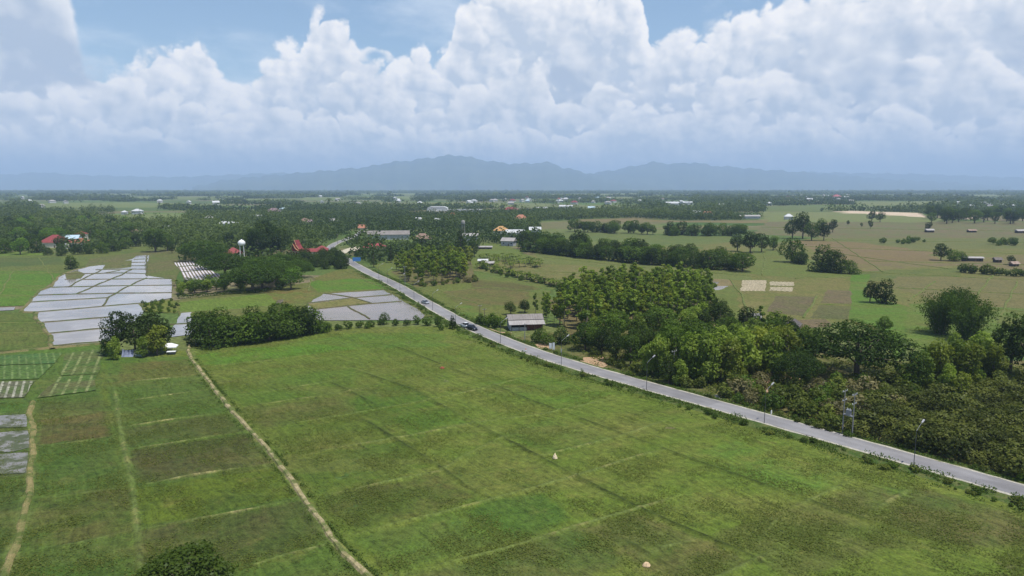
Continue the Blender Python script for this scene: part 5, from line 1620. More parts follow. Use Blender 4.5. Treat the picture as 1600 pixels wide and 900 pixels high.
def net(px, py, w, h, mat, label, rz=0.0):
    """sagging cloth hung between sticks"""
    x, y = gp(px, py)
    t = empty('hanging_net', (x, y, 0), rz)
    vs, fs = [], []
    nx, nz = 12, 7
    for j in range(nz):
        for i in range(nx):
            u, v = i / (nx - 1), j / (nz - 1)
            vs.append(((u - 0.5) * w, 0.28 * sin(u * 17) * (0.4 + v) - 0.9 * (1 - v) ** 2, 0.05 + v * h - 0.35 * sin(pi * u) * v))
    for j in range(nz - 1):
        for i in range(nx - 1):
            fs.append((j * nx + i, j * nx + i + 1, (j + 1) * nx + i + 1, (j + 1) * nx + i))
    MB().add(vs, fs).build('cloth', mat, t, True)
    for s in (-1, 1):
        MB().tube([(s * w / 2, 0.1, 0), (s * w / 2, 0.1, h + 0.2)], 0.05, 5).build('stake', M['wood'], t)
    props(t, label, 'net')


net(201, 557, 3.4, 2.2, M['blue_tarp'], 'pale blue net hung under the trees at the corner of the crop rows', R(5))
net(218, 556, 3.0, 1.8, plain('grey_green_net', (0.20, 0.26, 0.22), 0.9, 0, 0.3, 1), 'grey-green net hung beside the pale blue one', R(-5))

# temple beyond the bend
def temple():
    x, y = gp(460, 398)
    t = empty('temple_hall', (x, y, 0), R(-14), 0.86)
    HOUSE_XY.append((x, y, 20))
    MB().box((0, 4.5, 1.9), (8.4, 10, 3.8)).build('wall', M['cream'], t)
    for k, (zb, zt, a, y0, y1) in enumerate([(3.4, 9.2, 5.0, -2.0, 10.5), (4.6, 12.6, 4.1, 0.5, 8.5)]):
        m = MB()
        mid = (zb + zt) / 2 - 0.9
        prof = [(-a, zb), (a, zb), (a * 0.42, mid), (0, zt), (-a * 0.42, mid)]
        m.prism(prof, y0, y1).build('roof', ROOF['red'], t)
        b = MB()
        for s in (-1, 1):
            b.tube([(s * a * 1.05, y0 - 0.1, zb + 0.1), (s * a * 0.43, y0 - 0.1, mid + 0.15), (0, y0 - 0.1, zt + 0.3)], 0.22, 5)
        b.tube([(0, y0 - 0.1, zt + 0.2), (0, y0 - 0.5, zt + 1.5)], [0.16, 0.03], 5)
        b.build('gable_trim', M['gold'], t)
    for q in (-2.6, 0, 2.6):
        MB().box((q, -1.03, 1.3), (1.1, 0.1, 2.6)).build('door', ROOF['red'], t)
    props(t, 'temple hall with steep stacked red roofs and gold gable trim beyond the bend', 'temple')


M['gold'] = plain('gold_trim', (0.62, 0.48, 0.22), 0.5, 0.2)
temple()
house(488, 397, 22, 7, 2.2, 2.2, 'red', 'cream', R(4), 'long low hall with a red tiled roof joining the temple to the road', hip=False, name='temple_annex', cat='building')
house(503, 395, 9, 8, 3.0, 2.6, 'red', 'cream', R(10), 'small red-roofed gatehouse at the road end of the temple', name='gatehouse', cat='building')
house(365, 404, 11, 10, 4.0, 4.0, 'red', 'cream', R(20), 'red-roofed house half hidden by rain trees below the white water tower')


def water_tower():
    x, y = gp(379, 408)
    t = empty('water_tower', (x, y, 0), R(20), 1.06)
    HOUSE_XY.append((x, y, 6))
    for sx in (-1, 1):
        for sy in (-1, 1):
            MB().tube([(sx * 1.25, sy * 1.25, 0), (sx * 1.1, sy * 1.1, 10.5)], 0.24, 6).build('leg', M['white'], t)
    m = MB()
    pr = [(0.4, 9.9), (1.9, 10.3), (2.3, 11.0), (2.3, 12.4), (1.2, 13.5), (0.25, 13.9), (0.2, 14.2)]
    n = 16
    vs = [(r * cos(2 * pi * k / n), r * sin(2 * pi * k / n), z) for r, z in pr for k in range(n)]
    fs = [(i * n + k, i * n + (k + 1) % n, (i + 1) * n + (k + 1) % n, (i + 1) * n + k) for i in range(len(pr) - 1) for k in range(n)] + [tuple(range((len(pr) - 1) * n, len(pr) * n)), tuple(range(n - 1, -1, -1))]
    m.add(vs, fs).build('tank', M['white'], t, True)
    props(t, 'white mushroom-shaped water tower on four legs above the rain trees', 'water tower')
    # lattice tower with a small tank
    x, y = gp(724, 383)
    t = empty('tank_tower', (x, y, 0), R(15))
    m = MB()
    for sx in (-1, 1):
        for sy in (-1, 1):
            MB().tube([(sx * 1.7, sy * 1.7, 0), (sx * 1.0, sy * 1.0, 18)], 0.16, 5).build('leg', M['concrete'], t)
    for k in range(6):
        z0, z1 = k * 3.0, k * 3.0 + 3.0
        a, b = 1.7 - 0.7 * z0 / 18, 1.7 - 0.7 * z1 / 18
        for (p, q) in (((-a, -a, z0), (b, -b, z1)), ((a, -a, z0), (a - 0.1, b, z1)), ((a, a, z0), (-b, b, z1)), ((-a, a, z0), (-b, -b, z1))):
            m.tube([p, q], 0.07, 4)
    m.build('bracing', M['concrete'], t)
    MB().tube([(0, 0, 18), (0, 0, 18.3), (0, 0, 21.2), (0, 0, 21.9)], [1.5, 1.7, 1.7, 0.3], 12).build('tank', M['concrete'], t, True)
    props(t, 'grey lattice tower carrying a small water tank behind the tall conifer', 'water tower')


water_tower()
# farm buildings and houses one can make out
HS = [
    (88, 386, 20, 16, 4.5, 6.0, 'red', 'cream', 10, 'large house with a spreading dark red hipped roof in the wood', True),
    (98, 389, 6, 5, 3.6, 1.4, 'white', 'white', 0, 'small white pavilion in front of the dark red roof', True),
    (111, 381, 14, 9, 5, 3, 'teal', 'grey_wall', 15, 'house with a pale teal roof behind the dark red one', False),
    (128, 386, 14, 10, 4.0, 3.6, 'orange', 'cream', -10, 'house with an orange roof low among the trees of the wood', True),
    (128, 376, 8, 8, 6.5, 2.5, 'red', 'cream', 5, 'small dark red pagoda-like roof above the orange one', True),
    (36, 368, 11, 7, 5, 2, 'palegrey', 'grey_wall', 0, 'pale grey roof showing among the wood behind the pale tree', False),
    (203, 378, 9, 8, 4, 2, 'dark', 'dark_wall', 0, 'dark roofed farm hut at the end of the wood', False),
    (218, 369, 13, 9, 4, 3, 'brown', 'cream', 0, 'brown roofed farmhouse at the far end of the meadow', False),
    (215, 334.5, 17, 12, 6, 4, 'white', 'white', 0, 'big white roof on the far green field', True),
    (195, 335.5, 9, 8, 5, 3, 'white', 'white', 0, 'smaller white roof beside the big one on the far green field', True),
    (260, 361, 7, 6, 4.5, 2, 'white', 'white', 0, 'white roof behind the large tree at the end of the paddies', False),
    (328, 347, 11, 8, 6, 4, 'palegrey', 'white', 5, 'pale grey roof on the open strip above the rain trees', True),
    (350, 355, 8, 6, 5, 2.5, 'white', 'white', 0, 'white roof in the village row, the one next to the field', False),
    (362, 355.5, 7, 6, 5, 2.5, 'white', 'white', 10, 'middle white roof of the village row', False),
    (371, 356.5, 6, 5, 5, 2.5, 'white', 'cream', 0, 'end white roof of the village row by the tall stand', False),
    (428, 335, 25, 16, 6, 6, 'mauve', 'white', 5, 'large pale building with a mauve-brown roof above the tall stand', True),
    (405, 343.5, 15, 9, 5, 3, 'white', 'white', 25, 'long white roof slanting below the mauve-roofed building', False),
    (411, 328, 14, 10, 5, 3, 'palegrey', 'white', 0, 'pale grey roof near the mauve-roofed building', True),
    (444, 330, 18, 10, 5, 3, 'teal', 'white', 0, 'pale teal roof beyond the mauve-roofed building', True),
    (477, 352, 12, 10, 6, 4, 'brown', 'cream', 0, 'brown roofed house in the thick trees behind the temple', True),
    (486, 354, 10, 8, 6, 3, 'mauve', 'cream', 10, 'mauve roof in the thick trees behind the temple', True),
    (522, 352, 10, 8, 6, 3, 'palegrey', 'cream', 0, 'pale roof in the thick trees up the road', False),
    (566, 362, 8, 7, 4.5, 3.5, 'orange', 'cream', 10, 'small orange gable beside the long warehouse', False),
    (580, 392, 12, 8, 3.2, 2.6, 'crimson', 'cream', 5, 'crimson-roofed roadside building by the forecourt', True),
    (592, 391, 9, 7, 3.2, 2.6, 'crimson', 'white', -8, 'smaller crimson roof beside the larger one by the forecourt', True),
    (655, 350, 9, 7, 6, 3, 'white', 'white', 0, 'white house in the trees above the long warehouse', False),
    (684, 349, 8, 6, 5, 2.5, 'white', 'cream', 0, 'long white roof in the trees before the lattice tower', False),
    (660, 380, 15, 10, 4.5, 4.5, 'brown', 'dark_wall', 0, 'brown roofed house in the dark trees behind the hedge', True),
    (707, 340, 13, 9, 5, 4, 'orange', 'cream', 0, 'orange roof in the trees below the white warehouse', True),
    (735, 376, 14, 8, 5, 2.2, 'palegrey', 'grey_wall', 0, 'long grey farm building behind the lattice tower', False),
    (783, 368, 16, 12, 5.5, 4.5, 'ochre', 'cream', 0, 'ochre roofed house right of the lattice tower', True),
    (795, 384, 11, 8, 4.5, 2.6, 'palegrey', 'grey_wall', -20, 'grey roofed barn by the head of the long belt', False),
    (805, 372, 18, 10, 6, 2.6, 'white', 'white', 0, 'white roofed house above the grey barn', False),
    (757, 389, 12, 5, 1.8, 0.8, 'palegrey', 'dark_wall', 0, 'low open shelter on the lawn by the tall conifer', False),
    (671, 404, 6, 4, 2.0, 0.8, 'palegrey', 'dark_wall', 0, 'small dark stall at the top of the teak plantation', False),
    (755, 412, 6, 4, 2.2, 1.0, 'white', 'grey_wall', 0, 'small white roofed hut at the banana plantation', False),
    (765, 416, 5, 4, 2.2, 1.0, 'palegrey', 'grey_wall', 20, 'tiny grey roofed hut in the banana plantation', False),
    (798, 332, 30, 18, 6, 5, 'red', 'cream', 0, 'wide red roof at the near side of the far village', True),
    (814, 347, 18, 12, 6, 5, 'orange', 'cream', 0, 'bright orange-red roof in the trees before the far village', True),
    (836, 366, 12, 10, 5, 3, 'white', 'white', 0, 'white house behind the head of the long belt', False),
    (846, 329, 24, 12, 5, 3, 'white', 'white', 0, 'white shed in the far fields, nearer the village', False),
    (884, 325.5, 32, 14, 5, 3, 'white', 'white', 0, 'long white shed in the middle of the far fields', False),
    (924, 328.5, 15, 10, 5, 4, 'teal', 'white', 0, 'pale teal gabled shed in the far fields', False),
    (1050, 320, 38, 18, 6, 3, 'white', 'white', 0, 'long white shed beside the dark far plantation', False),
    (1074, 319.5, 28, 16, 6, 3, 'white', 'white', 0, 'second white shed beside the dark far plantation', False),
    (1105, 337.5, 20, 11, 5, 4, 'orange', 'cream', 0, 'pinkish orange roof behind the second belt', True),
    (1088, 337, 12, 10, 6, 3, 'white', 'cream', 0, 'small pale house beside the pinkish orange roof', False),
    (1171, 341.5, 32, 9, 4, 2, 'palegrey', 'grey_wall', 0, 'long low grey shed row beyond the clump in the olive field', False),
    (1232, 343, 12, 9, 5, 4, 'white', 'white', -10, 'white roofed house beside the tallest clump tree', True),
    (1202, 321, 13, 12, 6, 4, 'white', 'white', 0, 'white building at the near end of the far town', True),
    (1307, 310.5, 36, 24, 9, 10, 'crimson', 'cream', 0, 'big red temple roof in the far town', True),
    (1322, 311, 20, 14, 8, 4, 'white', 'white', 0, 'white building beside the red roof in the far town', False),
    (1519, 408, 12, 4, 2.4, 0.8, 'palegrey', 'dark_wall', -8, 'long tin shelter attached to the trees in the far field', False),
    (1558, 410, 4, 3, 2, 1.5, 'dark', 'dark_wall', 0, 'little thatched field hut standing alone', False),
    (1584, 416, 4.5, 3, 1.8, 1.4, 'rust', 'dark_wall', 10, 'little rusty field hut under a small dark tree', False),
    (1452, 363, 8, 5, 2.5, 1.5, 'palegrey', 'dark_wall', 0, 'little shed under the small tree in the far field', False),
    (1518, 363, 8, 5, 2.2, 1.2, 'rust', 'dark_wall', 0, 'low rusty shed alone in the far olive field', False),
    (1594, 364, 9, 5, 2.5, 1.5, 'palegrey', 'dark_wall', 0, 'grey shed at the far end of the olive field', False),
]
for (px, py, w, d, hw, hr, rf, wl, rz, lb, hp) in HS:
    house(px, py, w, d, hw, hr, rf, wl, R(rz), lb, hp, parts=py > 372)


def warehouse():
    x, y = gp(607, 374)
    t = empty('warehouse', (x, y, 0), R(8))
    HOUSE_XY.append((x, y, 40))
    L, D = 40, 13
    MB().box((0, 0, 2.6), (L, D, 5.2)).build('wall', M['grey_wall'], t)
    m = MB().prism([(-D / 2 - 0.8, 5.0), (D / 2 + 0.8, 5.0), (0, 8.6)], -L / 2 - 0.6, L / 2 + 0.6)
    o = m.build('roof', ROOF['grey'], t)
    o.rotation_euler = (0, 0, R(90))
    MB().box((-L / 2 - 0.06, 0, 2.0), (0.1, 4, 4)).build('door', M['darksteel'], t)
    props(t, 'long warehouse with a weathered grey roof at the end of the road', 'warehouse')
    x, y = gp(697, 330)
    t = empty('warehouse', (x, y, 0), R(2), 0.60)
    HOUSE_XY.append((x, y, 70))
    MB().box((-30, 0, 6), (72, 50, 12)).build('wall', M['white'], t)
    m = MB().prism([(-66, 12), (6, 12), (-6, 17), (-54, 17)], -26, 26)
    m.build('roof', ROOF['white'], t)
    MB().box((66, 6, 3), (118, 26, 6)).build('side_wing', M['white'], t)
    MB().box((66, 6, 6.4), (122, 30, 0.6)).build('side_wing_roof', ROOF['white'], t)
    props(t, 'huge white warehouse with a long low wing shining in the far plain', 'warehouse')


warehouse()
# tiny far roofs: nothing tells them apart
g = np.random.default_rng(5)
for zone, n, roofs in (([(790, 306), (960, 306), (960, 318), (790, 320)], 28, ['white', 'palegrey', 'red', 'white', 'teal']), ([(1225, 305), (1330, 305), (1330, 316), (1225, 318)], 24, ['white', 'palegrey', 'white', 'red']),
                       ([(1490, 322), (1620, 320), (1620, 326), (1500, 327)], 12, ['white', 'palegrey']), ([(500, 315), (790, 308), (790, 320), (520, 324)], 16, ['white', 'palegrey', 'white']),
                       ([(20, 310), (400, 312), (400, 330), (20, 325)], 10, ['white', 'palegrey']), ([(960, 312), (1180, 312), (1180, 322), (960, 326)], 10, ['white', 'palegrey', 'brown'])):
    w = G(zone)
    k = 0
    while k < n:
        qx, qy = g.uniform(min(p[0] for p in zone), max(p[0] for p in zone)), g.uniform(min(p[1] for p in zone), max(p[1] for p in zone))
        sz = g.uniform(6, 10) * (1.0 + 22 / (qy - 293) * 0.3)
        house(qx, qy, sz * 1.6, sz, g.uniform(5, 8), g.uniform(3, 5), str(g.choice(roofs)), 'white', g.uniform(0, 3.1), 'tiny pale or red roof among the trees of the distant plain', bool(g.random() < 0.6), parts=False, group='tiny roofs of the distant plain')
        k += 1

# ------------------------------------------------------------------ lamps, poles, signs
def lamp(xy, label, rz, group):
    t = empty('street_lamp', (xy[0], xy[1], 0.15), rz)
    MB().tube([(0, 0, 0), (0, 0, 0.35)], [0.16, 0.15], 8).build('base', M['concrete'], t)
    MB().tube([(0, 0, 0.3), (0, 0, 4.0), (0, 0, 7.2)], [0.07, 0.06, 0.05], 8).build('pole', M['darksteel'], t)
    MB().tube([(0, 0, 7.15), (0.9, 0, 7.75), (2.1, 0, 8.3)], [0.04, 0.035, 0.03], 6).build('arm', M['galv'], t)
    m = MB()
    m.add([(2.0, -0.14, 8.22), (2.0, 0.14, 8.22), (2.85, 0.17, 8.6), (2.85, -0.17, 8.6), (2.0, -0.10, 8.36), (2.0, 0.10, 8.36), (2.80, 0.12, 8.74), (2.80, -0.12, 8.74)],
          [(3, 2, 1, 0), (4, 5, 6, 7), (0, 1, 5, 4), (1, 2, 6, 5), (2, 3, 7, 6), (3, 0, 4, 7)])
    hd = m.build('lamp_head', M['lampgrey'], t)
    MB().add([(2.2, -0.1, 8.30), (2.2, 0.1, 8.30), (2.75, 0.12, 8.545), (2.75, -0.12, 8.545)], [(3, 2, 1, 0)]).build('lens', M['lampglass'], hd)
    props(t, label, 'street lamp', group)
    return t


LP = [(1427, 735, 'tall street lamp standing at the road edge across from the dark orchard'), (1194, 664, 'street lamp on the field edge of the road short of the twin power poles'), (1010, 612, 'street lamp on the field edge of the road by the teak stand'),
      (877, 573, 'street lamp on the field edge of the road opposite the orange dirt opening'), (782, 540, 'street lamp on the field edge opposite the shed'), (712, 512, 'street lamp between the narrow roadside tree and the parked cars'),
      (676, 487, 'street lamp beside the muddy paddies near the driving car'), (647, 470, 'street lamp by the corner of the muddy paddies'), (625, 456, 'street lamp across from the thin teak plantation'),
      (606, 445, 'street lamp by the bright grass before the bend'), (592, 437, 'last street lamp before the dark fruit grove')]
for px, py, lb in LP:
    lamp(gp(px, py), lb, ROAD_A - pi / 2, 'street lamps along the road')


def upole(px, py, h, label, name='power_pole', arms=2, mat='concrete', fit=True):
    x, y = gp(px, py)
    t = empty(name, (x, y, 0), ROAD_A)
    MB().tube([(0, 0, 0), (0, 0, h)], [0.14, 0.09], 8).build('pole', M[mat], t)
    for k in range(arms):
        z = h - 0.35 - k * 1.9
        a = MB().box((0, 0.13, z), (0.1, 0.09, 0.12))
        a.box((0, 0, z), (0.12, 2.0 - 0.3 * k, 0.12))
        ca = a.build('crossarm', M['galv'], t)
        if fit:
            for q in (-0.85, 0, 0.85):
                MB().tube([(0, q * (1 - 0.15 * k), z + 0.06), (0, q * (1 - 0.15 * k), z + 0.18), (0, q * (1 - 0.15 * k), z + 0.32)], [0.045, 0.07, 0.03], 6).build('insulator', M['white'], ca)
    props(t, label, 'power pole')
    return t


upole(1316, 679, 9.5, 'power pole with two crossarms, the farther of the twin poles by the orchard')
upole(1331, 684, 9.3, 'power pole nearer the orchard, twin of the one carrying the transformer', arms=2)
# transformer hung between the twin poles
xa, xb = gp(1316, 679), gp(1331, 684)
t = empty('transformer', ((xa[0] + xb[0]) / 2, (xa[1] + xb[1]) / 2, 4.4), math.atan2(xb[1] - xa[1], xb[0] - xa[0]))
MB().box((0, 0, 0.0), (2.1, 0.7, 0.12)).build('platform', M['galv'], t)
MB().box((0, 0, 0.62), (0.95, 0.62, 1.1)).build('tank', M['galv'], t)
for q in (-0.3, 0, 0.3):
    MB().tube([(q, 0, 1.15), (q, 0, 1.5)], [0.06, 0.04], 6).build('bushing', M['white'], t)
props(t, 'grey transformer on a platform between the twin power poles', 'transformer')
upole(1052, 597, 8.5, 'thin grey power pole standing before the dense roadside teaks', arms=1)
upole(820, 536, 6.5, 'pale concrete pole in front of the shed', arms=1, fit=False)
upole(633, 448, 10.5, 'tall pale pole at the edge of the thin teak plantation', arms=1)
upole(750, 505, 7.0, 'thin pole by the bushes beside the shed gable', arms=1, mat='wood', fit=False)
upole(757, 509, 6.5, 'short thin pole close to the bushes beside the shed gable', arms=1, mat='wood', fit=False)
upole(528, 388, 12, 'pole standing beside the sharp bend', arms=1, mat='wood')


def board(px, py, w, h, z0, mat, label, rz, name='sign_board', posts=2):
    x, y = gp(px, py)
    t = empty(name, (x, y, 0), rz)
    MB().box((0, 0, z0 + h / 2), (w, 0.08, h)).build('panel', mat, t)
    MB().box((0, 0.09, z0 + h / 2), (w * 0.96, 0.06, 0.1)).build('frame', M['galv'], t)
    for q in ([-0.38, 0.38] if posts == 2 else [0]):
        MB().tube([(w * q, 0.10, 0), (w * q, 0.10, z0 + h * 0.9)], 0.05, 6).build('post', M['galv'], t)
    props(t, label, 'sign')


board(557.5, 412, 5.2, 2.6, 1.6, M['blue_sign'], 'blue roadside sign at the mouth of the bend', R(10))
board(860, 549, 0.8, 1.7, 0.9, M['white'], 'narrow white sign board in front of the round dark tree', R(-10), posts=1)
board(865, 550, 0.7, 2.1, 0.8, M['white'], 'taller narrow white board beside the other white sign', R(-14), posts=1)


def marker(px, py, h, label, mats, name='marker_post', cat='marker post'):
    x, y = gp(px, py)
    t = empty(name, (x, y, 0.1), 0.3)
    MB().box((0, 0, h * 0.36), (0.22, 0.18, h * 0.72)).build('post', M[mats[0]], t)
    MB().box((0, 0, h * 0.86), (0.23, 0.19, h * 0.28), taper=0.7).build('cap', M[mats[1]], t)
    props(t, label, cat)


marker(821.5, 551.5, 1.3, 'orange-capped marker post on the field edge of the road', ('white', 'orange'))
marker(1205, 650, 1.2, 'white kilometre post on the scrub side of the road', ('white', 'white'))
marker(877, 556, 2.2, 'thin white post on the verge near the white sign boards', ('white', 'white'))
marker(1108, 620, 1.0, 'pale marker stone by the dirt opening below the teaks', ('white', 'white'))

# heaps lying in the field
def heap(px, py, w, d, h, mat, label, point=False):
    x, y = gp(px, py)
    n = 14
    vs, fs = [], []
    rings = [(1.0, 0.0), (0.92, 0.3), (0.62, 0.72), (0.25, 1.0)]
    for r, z in rings:
        for k in range(n):
            a = 2 * pi * k / n
            rr = r * random.uniform(0.82, 1.15)
            vs.append((rr * cos(a) * w / 2, rr * sin(a) * d / 2, z * h * random.uniform(0.85, 1.1)))
    vs.append((0.05, 0, h * (1.5 if point else 1.05)))
    for i in range(len(rings) - 1):
        for k in range(n):
            fs.append((i * n + k, i * n + (k + 1) % n, (i + 1) * n + (k + 1) % n, (i + 1) * n + k))
    for k in range(n):
        fs.append(((len(rings) - 1) * n + k, (len(rings) - 1) * n + (k + 1) % n, len(vs) - 1))
    o = MB().add(vs, fs).build('straw_heap', M[mat], None, True, (x, y, 0.1))
    props(o, label, 'heap')


heap(867, 717, 0.95, 0.8, 0.75, 'straw_pale', 'pale tan heap with a pointed top in the middle of the big field', True)
heap(1010, 885, 1.15, 0.8, 0.5, 'straw', 'straw-coloured heap lying near the bottom edge of the big field')
heap(691, 576, 1.5, 0.9, 0.5, 'redearth', 'low red-brown heap lying on a bund of the big field')

# ------------------------------------------------------------------ cars
def car(px, py, rz, paint, label, kind='suv', z=RZ + 0.02, dx=0.0):
    x, y = gp(px, py)
    t = empty('car', (x, y, z), rz)
    L = {'suv': 4.7, 'pickup': 5.2, 'sedan': 4.4}[kind]
    W, h = 1.82, L / 2
    if kind == 'suv':
        body = [(-h, 0.42), (-h * 0.98, 1.0), (-h * 0.9, 1.08), (h * 0.42, 1.08), (h * 0.92, 0.92), (h, 0.72), (h * 0.99, 0.38), (h * 0.7, 0.3), (-h * 0.8, 0.3)]
        cab = [(-h * 0.93, 1.06), (-h * 0.80, 1.72), (h * 0.06, 1.76), (h * 0.46, 1.07)]
    elif kind == 'pickup':
        body = [(-h, 0.5), (-h, 1.08), (-h * 0.16, 1.08), (-h * 0.14, 1.05), (h * 0.5, 1.06), (h * 0.93, 0.94), (h, 0.74), (h * 0.99, 0.42), (h * 0.7, 0.34), (-h * 0.8, 0.36)]
        cab = [(-h * 0.16, 1.05), (-h * 0.10, 1.72), (h * 0.22, 1.74), (h * 0.52, 1.05)]
    else:
        body = [(-h, 0.4), (-h * 0.98, 0.88), (-h * 0.6, 0.94), (h * 0.45, 0.92), (h * 0.92, 0.78), (h, 0.62), (h * 0.99, 0.32), (h * 0.7, 0.25), (-h * 0.8, 0.25)]
        cab = [(-h * 0.74, 0.92), (-h * 0.38, 1.40), (h * 0.1, 1.44), (h * 0.5, 0.91)]
    bo = MB().prism(body, -W / 2, W / 2).build('body', paint, t)
    bv = bo.modifiers.new('soft_edges', 'BEVEL')
    bv.width, bv.segments, bv.limit_method = 0.07, 2, 'ANGLE'
    n = len(cab)
    vs = [(q, s * W / 2 * (0.93 if z_ < 1.2 and z_ < max(c[1] for c in cab) - 0.3 else 0.78), z_) for s in (-1, 1) for q, z_ in cab]
    fs = [tuple(range(n)), tuple(range(2 * n - 1, n - 1, -1))] + [(i, i + n, (i + 1) % n + n, (i + 1) % n) for i in range(n)]
    MB().add(vs, fs).build('windows', M['glass'], t)
    zr = max(c[1] for c in cab)
    q0, q1 = sorted(c[0] for c in cab if c[1] > zr - 0.1)
    MB().box(((q0 + q1) / 2, 0, zr + 0.015), (q1 - q0 + 0.1, W * 0.80, 0.07)).build('roof', paint, t)
    if kind == 'pickup':
        MB().box((-h * 0.58, 0, 1.085), (h * 0.72, W * 0.82, 0.02)).build('bed', M['rubber'], t)
    for sx in (-0.60, 0.62):
        for sy in (-1, 1):
            w = MB()
            w.tube([(h * sx, sy * (W / 2 - 0.20), 0.34), (h * sx, sy * (W / 2 + 0.02), 0.34)], 0.34, 14)
            wo = empty('wheel', (0, 0, 0)); wo.parent = t
            w.build('tyre', M['rubber'], wo)
            MB().tube([(h * sx, sy * (W / 2 + 0.005), 0.34), (h * sx, sy * (W / 2 + 0.035), 0.34)], 0.21, 12).build('rim', M['rim'], wo)
    for sy in (-1, 1):
        MB().box((h * 0.955, sy * W * 0.36, 0.78), (0.16, 0.34, 0.15)).build('headlight', M['headlight'], t)
        MB().box((-h * 0.985, sy * W * 0.40, 0.86), (0.08, 0.22, 0.24)).build('taillight', M['taillight'], t)
    props(t, label, 'car')


CAR_A = ROAD_A
car(738, 517.5, CAR_A + pi, M['carblack'], 'black off-road car parked at the near road edge by the narrow tree')
car(727.5, 513.5, CAR_A + pi, M['carwhite'], 'white pickup parked nose to tail behind the black car', 'pickup')
car(664.5, 476, CAR_A + pi, M['carsilver'], 'small silver car driving alone on the road beside the muddy paddies', 'sedan')

